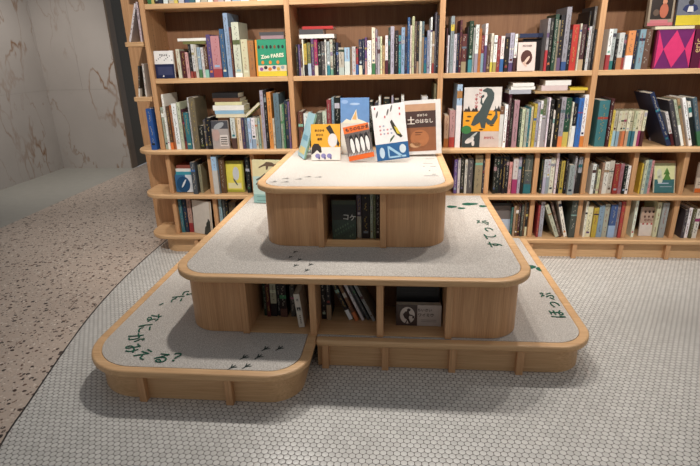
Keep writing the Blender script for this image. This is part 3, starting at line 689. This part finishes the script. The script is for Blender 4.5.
# --- white and navy book, left bay
X, w, h = from_px(156.8, 175.5, 52, 79.5, 3.185)
def art_navy(r, w, h):
    rects(r, w, h, [(0, 1, 0, .52, '20264a'), (.12, .9, .12, .42, '3c4060')])
    for i in range(9): poly(r, w, h, ell(.12+.1*i, .66+.05*((i*5) % 4), .022, .02), '2c2d35')
    ctext(r, w, h, 'そのよる', .5, .84, .014, '38363a'); poly(r, w, h, ell(.4, .08, .04, .03), 'e8e6e0')
face_book(None, Z3, 3.185, 'white and navy face-out book at left end of upper shelf, left bay', 'ebe8e4', 3, .016, art=art_navy, X=X, w=w, h=h, lift=.001)
# --- green picture book with orange edge
X, w, h = from_px(257, 287, 38, 75, 3.185)
def art_green(r, w, h):
    rects(r, w, h, [(0, .06, 0, 1, 'd98c30'), (.06, 1, 0, .14, 'd9c33e'), (.06, 1, .14, .30, 'd9c9b0')])
    for i in range(6): poly(r, w, h, ell(.17+.14*i, .2+.04*(i % 2), .06, .05), ('8a4c8a', '2c2c30', 'd2762e', '50507a', 'c9a23a', '8fa0a5')[i], lay=2)
    for i in range(7): poly(r, w, h, ell(.12+.13*i, .80+.05*((i*3) % 3), .04, .05), ('1c2a24', '7a4a2a', '1c2a24')[i % 3], lay=2)
    ctext(r, w, h, 'Zoo FARES', .55, .55, .030, 'e6e2c8', 4, bold=.001)
    for i in range(3): poly(r, w, h, ell(.22+.25*i, .38, .05, .05), 'd9873a', lay=2)
face_book(None, Z3, 3.185, 'green picture book with yellow foot and white title, upper shelf left bay', '2f8f6c', 3, .016, art=art_green, X=X, w=w, h=h, lift=.001)
hg = h
zt = Z3+h+.003
zt = flat_book(260.5, 283.5, 33.5, 37, 35, 'v', 'pinkish grey book lying above the green picture book', Y=3.195, zrest=zt, group=G1, depth=.15, hexv='9d8388')
flat_book(259, 283.5, 29.5, 33, 31, 'a', 'dark grey book lying topmost above the green picture book', Y=3.2, zrest=zt, group=G1, depth=.15)
# --- diamonds book and neighbours, right bay
X, w, h = from_px(651.5, 688, 31.5, 70.5, 3.18)
def art_dia(r, w, h):
    rects(r, w, h, [(0, .04, 0, 1, '7c1f3c')])
    for cx, cz in ((.52, .5), ): poly(r, w, h, [(cx-.29, cz), (cx, cz-.5+.02), (cx+.29, cz), (cx, cz+.48)], 'd0346c', lay=3)
    poly(r, w, h, [(.05, .98), (.05, .02), (.23, .5)], 'd0346c', lay=3); poly(r, w, h, [(.99, .98), (.81, .5), (.99, .02)], 'd0346c', lay=3)
face_book(None, Z3, 3.18, 'magenta and purple diamond patterned face-out book, right bay', '6c2460', 2, .02, art=art_dia, X=X, w=w, h=h, lift=.001, spine='7c1f3c')
X, w, h = from_px(688.5, 696.5, 31.5, 70.5, 3.19)
face_book(None, Z3, 3.185, 'dark maroon book with gold lettering right of the diamond book', '561634', 1, .03, X=X, w=w, h=h, lift=.0005,
          art=lambda r, w, h: ctext(r, w, h, 'eric', .5, .58, .05, 'c2a070', 90))
X, w, h = from_px(697, 707, 31.5, 70.5, 3.19)
face_book(None, Z3, 3.185, 'magenta book with pink lettering at the right picture edge', '8c2350', 1, .03, X=X, w=w, h=h, lift=.0005,
          art=lambda r, w, h: ctext(r, w, h, 'ERIC', .35, .5, .05, 'd88aa8', 90))
zr = Z3+.245
zr = Z3+max(.2, h)+.004
zr = flat_book(655, 694, 28, 31, 30, 'c', 'cream book lying flat across the diamond book, right bay', Y=3.185, zrest=zr, group=G1, depth=.16)
X, w, _ = from_px(646, 671, 10, 28, 3.22)
def art_frame(r, w, h):
    rects(r, w, h, [(.08, .92, .2, .92, '2e241e'), (0, 1, 0, .1, 'b86a70'), (.1, .8, .08, .18, 'c2747a')])
    poly(r, w, h, ell(.6, .45, .17, .22), 'b5654a', lay=3); poly(r, w, h, ell(.6, .72, .09, .09), 'c98a6a', lay=3); poly(r, w, h, ell(.3, .4, .12, .1), '5e4a3c', lay=3)
face_book(None, zr, 3.215, 'dark framed picture book with red figure standing above the lying cream book', '9b8c78', 4, .03, art=art_frame, X=X, w=w, h=.175, lift=.002)
X, w, _ = from_px(674, 700, 10, 28, 3.22)
def art_grey(r, w, h):
    rects(r, w, h, [(0, 1, 0, .32, 'd5bf3a')])
    poly(r, w, h, [(.2, .5), (.32, .44), (.5, .38), (.68, .44), (.8, .5), (.72, .62), (.6, .66), (.5, .62), (.4, .66), (.28, .62)], '2c3560', lay=3); poly(r, w, h, ell(.5, .72, .1, .09), '2b2a2c', lay=3)
    poly(r, w, h, [(.38, .42), (.62, .42), (.58, .60), (.42, .60)], 'd8d6d2', lay=4)
face_book(None, zr, 3.215, 'grey and yellow face-out book with dark bird emblem at top right', '6f727c', 4, .02, art=art_grey, X=X, w=w, h=.165, lift=.002)
# --- counter ledge, face-out pieces of the left bay
X, w, h = from_px(212, 229.8, 119.5, 147.5, 3.17)
def art_photo(r, w, h):
    rects(r, w, h, [(.0, 1, .72, 1, '4a4a50'), (.5, .95, .1, .5, 'd8cfc8')])
    poly(r, w, h, ell(.3, .5, .22, .22), 'b79a92', lay=3); poly(r, w, h, ell(.5, .82, .3, .1, a=.3), '9fa3a6', lay=3)
    for i in range(4): rects(r, w, h, [(.55, .9, .16+.08*i, .19+.08*i, '4d4644')], lay=4)
face_book(None, Z2, 3.17, 'grey and rose photographic face-out book under the lying stack, left bay', 'a9a09c', 1, .018, art=art_photo, X=X, w=w, h=h, lift=.0005)
X, w, h = from_px(645.6, 655, 113, 146, 3.37)
face_book(None, Z2, 3.37, 'dark star-speckled face-out book with pink foot, behind leaning navy book', '23222f', 3, .015, X=X+.03, w=w*1.5, h=h, lift=.001,
          art=lambda r, w, h: (rects(r, w, h, [(0, 1, 0, .3, 'c2a8a6')]), rects(r, w, h, [(.2+.13*i, .23+.13*i, .4+.1*((i*3) % 5), .42+.1*((i*3) % 5), '8a8a9a') for i in range(6)])))
# tall dark book seen by its cover behind the left spines
# --- slanted pale yellow book in the left bay
pA = at_y(246, 118, 3.2); 
b0 = empty('book', (pA.x+.004, 3.19, tops('counter ledge, right part of left bay', 243, 250)), 'pale yellow book leaning diagonally beside the lying stack, left bay', 'book', 'books on the counter ledge, left bay', rot=(0, math.radians(50), 0))
b = MB(); b.box(-.016, 0, 0, .13, 0, .125, plain('cfc98a')); b.build('cover', b0); b = MB(); b.box(-.014, -.002, -.0003, .128, .002, .1256, PAPER); b.build('pages', b0)
# --- under the counter, left cells
X, w, h = from_px(175.5, 194, 177.5, 194.5, 3.18)
def art_whale(r, w, h):
    rects(r, w, h, [(.55, 1, 0, 1, 'd8dce0')]); poly(r, w, h, ell(.42, .45, .36, .46), '1d4a70', lay=3); poly(r, w, h, ell(.45, .5, .05, .28, a=-.5), 'd5dde2', lay=4)
face_book(None, Z1, 3.18, 'blue and white face-out book with small white bird, left cell', '3b6a92', 2, .11, art=art_whale, X=X+.012, w=w, h=h, lift=.001)
zb = Z1+h+.004
for k, (a, c, ck, hx, lb) in enumerate(((175.5, 193.5, 'l', '3f97a8', 'teal book lying on the blue bird book, left cell'), (176, 193, 'w', None, 'white book lying second in the small pile, left cell'), (177, 193, 'r', '8a4a3c', 'red-brown book lying topmost in the left cell'))):
    zb = flat_book(a, c, 171, 174, 172, ck, lb, Y=3.185+.004*k, zrest=zb, group=G3, hexv=hx, depth=.12)
X, w, h = from_px(226.5, 245, 163.5, 194, 3.19)
def art_bird(r, w, h):
    rects(r, w, h, [(.08, .92, .08, .9, 'e3d75a'), (.15, .85, .12, .3, 'e6e0b0')]); poly(r, w, h, ell(.6, .6, .17, .22), 'c9cdd0', lay=4); poly(r, w, h, ell(.55, .33, .03, .16, a=.8), '46505a', lay=4)
face_book(None, Z1, 3.19, 'yellow face-out book with olive frame and grey bird, second cell', 'a9a63c', 4, .02, art=art_bird, X=X, w=w, h=h, lift=.0015)
# lowest left: white cover with dark tree, turned
X, w, h = from_px(194, 214, 204, 237, 3.19)
face_book(None, Z0, 3.155, 'white book with dark tree drawing turned outward in lowest left cell', 'cfc6ba', 3, .02, rotz=-22, X=X+.01, w=w*1.05, h=h*.97, lift=.0015, spine='2f6f52',
          art=lambda r, w, h: (poly(r, w, h, [(.62, .0), (.99, .0), (.99, .42), (.88, .5), (.8, .3), (.68, .22)], '3a3a34', lay=3), poly(r, w, h, ell(.86, .3, .1, .1), '2e3029', lay=4)))
# --- under counter right: pine tree book
X, w, h = from_px(651, 675.5, 166, 192, 3.24)
def art_pine(r, w, h):
    rects(r, w, h, [(.04, .96, 0, .42, '3c6a6c'), (.04, .96, .42, .92, 'd5d8a4'), (0, 1, .92, 1, 'b98c6a')])
    for (cx, cz, s) in ((.6, .62, .3), (.62, .45, .38)): poly(r, w, h, [(cx-s/2, cz-.05), (cx+s/2, cz-.05), (cx, cz+s*.55)], '56823c', lay=4)
    for (cx, cz, s) in ((.25, .6, .12), (.3, .42, .12)): poly(r, w, h, ell(cx, cz, s, s*1.2), 'c9cdb6', lay=3)
    rects(r, w, h, [(.2, .7, .28, .31, 'a9b9c9'), (.3, .85, .18, .2, '9aaab5')], lay=4)
face_book(None, Z1, 3.185, 'face-out book with green pine trees lying back, cell below the counter', 'c9c2a8', 16, .012, art=art_pine, X=X-.025, w=w*.86, h=.20, lift=.001)
X, w, h = from_px(694, 712, 163, 193, 3.2)
face_book(None, Z1, 3.2, 'cream and orange face-out book at right picture edge under counter', 'c9b9a6', 4, .012, X=X, w=w, h=h, lift=.001,
          art=lambda r, w, h: (rects(r, w, h, [(0, 1, 0, .14, 'd06a2c'), (0, 1, .5, .95, '9d8c7c')]), ctext(r, w, h, 'ころぼ', .4, .3, .022, '6a5a52')))
X, w, h = from_px(638.2, 654, 207, 235, 3.2)
def art_heads(r, w, h):
    rects(r, w, h, [(0, 1, .45, 1, 'b79c8a'), (.02, .98, .0, .45, 'd9cfc6')])
    for i in range(3):
        poly(r, w, h, ell(.25+.25*i, .85, .07, .045), '3a2a26', lay=3); poly(r, w, h, ell(.25+.25*i, .68, .06, .04), '5a3a30', lay=3)
        poly(r, w, h, [(.14+.26*i, .40), (.27+.26*i, .40), (.27+.26*i, .43), (.2+.26*i, .47), (.14+.26*i, .43)], 'b0524a', lay=4)
    ctext(r, w, h, 'むかし', .5, .56, .018, '6e3a30', lay=4)
face_book(None, Z0, 3.2, 'pinkish face-out book with small heads in lowest row', 'cdbfb4', 4, .012, art=art_heads, X=X, w=w, h=h, lift=.001)
# lowest row beside the platform: pale boxed book
X, w, h = from_px(500, 510, 205, 236, 3.2)
face_book(None, Z0, 3.2, 'light blue grey book framed in black beside platform, lowest row', '1d1a1c', 2, .012, X=X-.03, w=w*2.1, h=h, lift=.001,
          art=lambda r, w, h: rects(r, w, h, [(0, .9, .5, .92, '6b6462'), (0, .9, .1, .5, 'b4c0d0')]))
# --- end-shelf books at the far left
G4 = 'thin books leaning on the small end shelves'
for (uB, uT, vB, vT, zS, hx, ww, lb) in ((130, 135.5, 42, 2, 1.39, 'd9d2d2', .012, 'white patterned thin book leaning on upper end shelf, nearer the edge'), (141.8, 136.5, 42, 2, 1.39, 'c9b8bb', .012, 'pale pink thin book upright on upper end shelf'),
                                          (139.5, 138.5, 97, 66, 1.06, '4a4238', .010, 'dark patterned thin book on lower end shelf with white foot'), (146.5, 142.5, 97, 64, 1.06, 'd6d0c6', .010, 'white thin book on lower end shelf next to the upright')):
    pb = at_y(uB, vB, 3.2); pt = Vector((at_y(uT, vT, 3.2).x, 0, 0)); hgt = zsolve(pb.x, 3.2, vT)-zsolve(pb.x, 3.2, vB)
    ang = math.atan2(pt.x-pb.x, hgt)
    o = empty('book', (pb.x, 3.2, zS+ww/2*abs(math.sin(ang))+.0004), lb, 'book', G4, rot=(0, ang, 0))
    b = MB(); b.box(-ww/2, ww/2, 0, .17, 0, hgt, plain(hx)); b.build('cover', o)
    b = MB()
    rr = random.Random(hx)
    for i in range(14): a = rr.uniform(-.3, .1)*ww; zc = rr.uniform(.1, .95)*hgt; b.box(a, a+ww*.3, -.0005, 0, zc, zc+.006, plain(rr.choice(['55606a', '8a3a3a', 'c8c2b8', '3b3a3c'])))
    b.build('spine_title', o)
    if hx == '4a4238':
        b = MB(); b.box(-ww/2-.0003, ww/2+.0003, -.0007, .03, .0002, hgt*.27, plain('e0dcd2')); b.build('paper_band', o)

# ---------------------------------------------------------------- platform: compartment pieces and the display
X, w, h = from_px(332.5, 356, 205, 243, 2.28)
def art_moss(r, w, h):
    rects(r, w, h, [(0, 1, 0, .5, '33473c'), (.03, .97, .5, .9, '232824'), (0, 1, .9, 1, '3f4a36')])
    for i in range(26): poly(r, w, h, ell(.08+.034*i, .08+.36*((i*7) % 10)/10, .03, .03), ('4d6a55', '283a30', '5e7a62')[i % 3], lay=3)
    ctext(r, w, h, 'コケ', .73, .56, .034, 'd9dad2', -6, bold=.0005)
face_book(None, P1+.004, 2.29, 'dark green face-out moss book in compartment of the top tier', '2b352d', 3, .02, art=art_moss, X=X, w=w, h=h, lift=.001)
# white spine book standing forward in the left compartment
pB = at_y(303, 333, 1.93); pT = at_y(299.5, 295, 1.93); hgt = .185; ang = math.radians(-1.5)
o = empty('book', (pB.x-.002, 1.925, P0+.006), 'white book with black title standing forward in left compartment of middle tier', 'book', 'books on the left compartment of the middle tier', rot=(0, math.radians(-6), 0))
b = MB(); b.box(-.013, .013, 0, .003, 0, .165, plain('d3cdbf')); b.box(-.013, -.011, .003, .12, 0, .165, b.mats[0]); b.box(.011, .013, .003, .12, 0, .165, b.mats[0]); b.build('cover', o)
b = MB(); b.box(-.011, .011, .003, .118, .002, .162, PAPER); b.build('pages', o)
text_part('spine_title', '木', .014, Matrix.Translation((0, -.0005, .135)) @ XZ, plain('2a2624'), o, (0, 0, 0)); text_part('spine_emblem', '国', .018, Matrix.Translation((0, -.0005, .09)) @ XZ, plain('2a2624'), o, (0, 0, 0), bold=.001)
b = MB()
for i in range(5): b.box(-.003, .003, -.0005, 0, .02+.009*i, .025+.009*i, plain('6a645c'))
b.build('publisher_lines', o)
# black box with a pale label in the right compartment
X, w, h = from_px(396, 440, 307, 327, 2.0)
X2, w2, h2 = from_px(396, 438, 285, 327, 2.02)
o = empty('slipcase', (X2, 2.012, P0+.0045), 'black slipcase standing behind a pale label book, right compartment of middle tier', 'box')
b = MB(); b.box(-w2/2, w2/2, 0, .10, 0, min(h2, .235), plain('121112')); b.build('slipcase_body', o, bevel=.002)
b = MB()
for i in range(4): b.box(-w2/2+.02, w2/2-.02, -.0006, 0, .14+i*.018, .142+i*.018, plain('232122'))
b.build('embossed_lines', o)
def art_walk(r, w, h):
    rects(r, w, h, [(0, .47, 0, 1, '4a3a34'), (.47, 1, 0, 1, 'b9aca2')])
    poly(r, w, h, ell(.25, .5, .165, .40, 24), 'd0c4ba', lay=3)
    poly(r, w, h, [(.2, .12), (.24, .3), (.19, .36), (.15, .55), (.2, .68), (.24, .70), (.24, .80), (.28, .84), (.32, .80), (.31, .72), (.28, .68), (.30, .55), (.37, .52), (.37, .48), (.29, .48), (.28, .36), (.33, .14), (.28, .12), (.25, .28), (.23, .12)], '3a2a26', lay=4)
    poly(r, w, h, [(.36, .36), (.40, .36), (.40, .48), (.36, .48)], '3a2a26', lay=4)
    ctext(r, w, h, 'ちいさい', .63, .76, .016, '4a3f3a'); ctext(r, w, h, 'ワイミウ', .66, .52, .018, '4a3f3a')
    rects(r, w, h, [(.55, .9, .2, .22, '8b8078'), (.55, .9, .28, .3, '8b8078')], lay=3)
face_book(None, P0+.0045, 1.965, 'pale and brown oblong book with walking figure emblem, right compartment', 'a0938a', 1, .03, art=art_walk, X=X, w=w, h=h, lift=.001, group=None) 

# --- display on the top tier
GD = 'picture books displayed on the top tier'
def tri_book(label, bl, br, tilt, h, front, art, thick=.012, rotz=None, roll=0, spine=None, Yo=0):
    """foot corners given on the table top"""
    A = at_z(bl[0], bl[1], Z2); B = at_z(br[0], br[1], Z2)
    w = math.hypot(B.x-A.x, B.y-A.y); rz = math.degrees(math.atan2(B.y-A.y, B.x-A.x)) if rotz is None else rotz
    return face_book(None, Z2, (A.y+B.y)/2+Yo, label, front, tilt, thick, rz, roll, art, GD, w, h, (A.x+B.x)/2, spine, lift=.0015 + thick*math.sin(math.radians(tilt))*0 + w/2*abs(math.sin(math.radians(roll))))
def stand(X, Y, label, w=.09, h=.10, rz=0):
    o = empty('book_stand', (X, Y, Z2+.0002), label, 'book stand', 'acrylic book stands', rot=(0, 0, math.radians(rz)))
    b = MB(); b.box(-w/2, w/2, 0, .08, 0, .002, ACRYLIC); b.build('base', o)
    b = MB(); M = Matrix.Rotation(math.radians(-14), 4, 'X'); b.box(-w/2, w/2, .026, .029, .006, h, ACRYLIC, M); b.build('back_rest', o)
def art_soil(r, w, h):
    rects(r, w, h, [(.05, .86, .06, .93, '8d5a3c'), (.05, .86, .50, .80, '4a3630'), (.05, .86, .80, .93, 'c09676')])
    poly(r, w, h, ell(.42, .3, .25, .16), 'a96c44', lay=3); poly(r, w, h, ell(.3, .18, .16, .05), 'c79a72', lay=3)
    ctext(r, w, h, '土', .20, .62, .046, 'e6ddd0', bold=.001, lay=4); ctext(r, w, h, 'のはなし', .55, .61, .026, 'e6ddd0', lay=4); ctext(r, w, h, 'まほうの', .5, .72, .015, 'd9cfc0', lay=4)
    rects(r, w, h, [(.3, .5, .40, .415, '5e3a28'), (.3, .45, .36, .372, '5e3a28')], lay=4)
def disp(label, u, v, w, h, tilt, rz, roll, front, art, thick):
    p = at_z(u, v, Z2)
    return face_book(None, Z2, p.y, label, front, tilt, thick, rz, roll, art, GD, w, h, p.x, None, lift=.0012+w/2*abs(math.sin(math.radians(roll))))
disp('white framed brown soil picture book, rightmost of the displayed books', 423, 156.2, .212, .305, 10, -3, -3, 'ddd9d4', art_soil, .03)
def art_birds(r, w, h):
    rects(r, w, h, [(0, 1, 0, .30, '2c5c8c')])
    poly(r, w, h, [(.52, .68), (.58, .72), (.66, .62), (.78, .48), (.86, .40), (.80, .38), (.68, .44), (.58, .56)], '3a362c', lay=3)
    poly(r, w, h, [(.62, .60), (.72, .56), (.80, .44), (.70, .46)], 'c9b23a', lay=4)
    poly(r, w, h, [(.44, .31), (.50, .34), (.62, .42), (.60, .44), (.48, .38)], '46583a', lay=3)
    for a, c in ((.15, .84), (.48, .86), (.6, .92), (.1, .95), (.84, .80), (.85, .9), (.38, .78)): poly(r, w, h, ell(a, c, .07 if a in(.15, .48, .6) else .025, .022, a=1), '6a6460' if a in (.15, .48, .6) else 'c05a5a', lay=3)
    for i in range(10): poly(r, w, h, ell(.2+.11*(i % 4), .48+.07*(i//4), .03, .018), ('c98a8a', 'a3a8b8')[i % 2], lay=3)
    poly(r, w, h, ell(.18, .14, .08, .10), 'b9cbd8', lay=3); poly(r, w, h, ell(.82, .18, .10, .08), 'c9d4da', lay=3)
    for p in (((.36, .03), (.40, .03), (.40, .25), (.36, .25)), ((.36, .22), (.42, .25), (.80, .06), (.75, .03)), ((.36, .03), (.9, .03), (.9, .06), (.36, .06))): poly(r, w, h, p, '9dc0d6', lay=4)
disp('white tilted bird picture book with blue band, second from right on display', 393.5, 162, .178, .30, 12, 0, -7, 'e6e2df', art_birds, .010)
def art_cells(r, w, h):
    rects(r, w, h, [(0, 1, .0, .14, 'd96428'), (0, 1, .80, 1, 'dd6a2c'), (0, 1, .14, .80, '6a605c')])
    for i in range(4):
        poly(r, w, h, ell(.24+.2*i, .42, .075, .22), 'e0ddd8', lay=4); poly(r, w, h, ell(.24+.2*i, .46, .10, .28), '1d1b1c', lay=3)
    for i in range(16): poly(r, w, h, [(.03+.06*i, .68), (.055+.06*i, .80), (.06+.06*i, .66)], '2a2626', lay=3)
    for i in range(16): poly(r, w, h, [(.03+.06*i, .14), (.055+.06*i, .24), (.06+.06*i, .14)], 'd0ccc8', lay=4)
    ctext(r, w, h, 'もりのなかま', .54, .89, .022, '3a2018', bold=.0008)
disp('orange, black and white picture book tilted sideways, centre of the display', 362, 162, .142, .19, 16, 2, -11, 'd8642a', art_cells, .010)
def art_yellow(r, w, h):
    rects(r, w, h, [(0, 1, 0, .36, 'e9e2d8'), (0, 1, .36, 1, 'e6a93a')])
    poly(r, w, h, [(.0, .15), (.02, .36), (.1, .46), (.25, .46), (.34, .36), (.36, .22), (.3, .2), (.2, .28), (.1, .2)], '37302e', lay=3)
    for i in range(3): poly(r, w, h, ell(.22+.2*i, .12, .085, .065), '8d87b8', lay=4); poly(r, w, h, ell(.27+.2*i, .06, .03, .04), '56507c', lay=4)
    poly(r, w, h, ell(.74, .55, .16, .19), 'ddd9d6', lay=4); poly(r, w, h, [(.52, .9), (.66, .98), (.76, .82), (.98, .46), (.93, .36), (.84, .5), (.66, .72)], '33302f', lay=3)
    for k, s in enumerate(('あさから', 'おひる', '昼間')): ctext(r, w, h, s, .30, .82-.12*k, .014, '5a3a20', lay=4)
tri_book('yellow and white picture book with elephants, second from left on display', (311.5, 160.8), (340.5, 160.5), 10, .20, 'e6b040', art_yellow, .010, rotz=1)
X, w, h = from_px(341.5, 369.5, 97.5, 150, 2.99)
def art_boat(r, w, h):
    rects(r, w, h, [(0, 1, .5, 1, '6d93c2'), (0, 1, 0, .56, 'd9d6cc')])
    poly(r, w, h, [(.03, .55), (.2, .63), (.35, .60), (.55, .80), (.60, .63), (.8, .59), (.97, .55)], 'e6e1cc', lay=3); poly(r, w, h, [(.4, .62), (.55, .78), (.56, .61)], 'e0b070', lay=4)
    poly(r, w, h, ell(.5, .89, .18, .02), 'a9c0dc', lay=3); poly(r, w, h, ell(.15, .93, .12, .035), '93b0d6', lay=3)
face_book(None, Z2, 2.97, 'sky blue picture book with white sail, standing behind the orange one', '7d9dc6', 6, .014, art=art_boat, X=X, w=w, h=.325, lift=.001, group=GD)
# narrow pale blue book leaning at the left, seen along its edge
A = at_z(301, 157, Z2)
o = empty('book', (A.x, A.y-.01, Z2+.004), 'pale blue book leaning edge-on at far left of the display', 'book', GD)
o.rotation_euler = (Matrix.Rotation(math.radians(-66), 3, 'Z') @ Matrix.Rotation(math.radians(-18), 3, 'X')).to_euler()
b = MB(); b.box(-.075, .075, 0, .002, 0, .26, plain('9cc4cf', .3)); b.box(-.075, .075, .012, .014, 0, .26, plain('4b5a48', .3)); b.box(.073, .075, .002, .012, 0, .26, plain('7fa08a', .3)); b.build('cover', o)
b = MB(); b.box(-.073, .073, .002, .012, .002, .223, PAPER); b.build('pages', o)
b = MB(); b.box(-.06, .06, -.0005, 0, .02, .06, plain('d8c98a', .3)); b.box(-.05, .05, -.0006, 0, .10, .13, plain('6ea0b4', .3)); b.build('cover_picture', o)
# small green slip-case holder with acrylic front behind the yellow book
A = at_z(300, 156, Z2)
for (u, v, rz, lb, hh) in ((308, 153, 5, 'clear acrylic stand between the leaning pale blue and yellow books', .07), (327, 157, 0, 'clear acrylic stand behind the yellow elephant book', .09), (392, 152, 8, 'clear acrylic stand behind the white bird book', .12), (424, 149.5, 2, 'clear acrylic stand behind the brown soil book', .14)):
    p = at_z(u, v, Z2); stand(p.x, min(p.y+.06, 3.03), lb, h=hh, rz=rz)
# otter picture book standing on the middle tier left of the top tier
A = at_z(254, 204, P1)
w = .21; h = .265
def art_otter(r, w, h):
    rects(r, w, h, [(0, 1, .62, 1, 'ddd3a6'), (0, 1, .2, .62, 'b9d3cb'), (0, 1, 0, .2, '8db5b0')])
    poly(r, w, h, [(.2, .84), (.34, .9), (.44, .96), (.6, .95), (.68, .91), (.8, .93), (.84, .9), (.74, .86), (.68, .8), (.64, .8), (.63, .86), (.5, .86), (.46, .78), (.42, .78), (.42, .87), (.34, .86), (.2, .81)], '6a5644', lay=3)
    poly(r, w, h, [(.1, .55), (.25, .62), (.38, .70), (.42, .67), (.28, .58), (.12, .52)], '5c5c54', lay=3); poly(r, w, h, ell(.14, .46, .06, .02, a=.5), '4c4c48', lay=3)
    rects(r, w, h, [(.1, .4, .14, .155, '6c8c88'), (.1, .5, .05, .065, '6c8c88')], lay=3)
o = face_book(None, P1, A.y+.01, 'large pale teal and cream picture book with otter, beside the top tier', 'c9d3b4', 5, .02, rotz=-6, art=art_otter, X=A.x+w/2-.005, w=w, h=h, lift=.0015, spine='4fae9c', group=None)
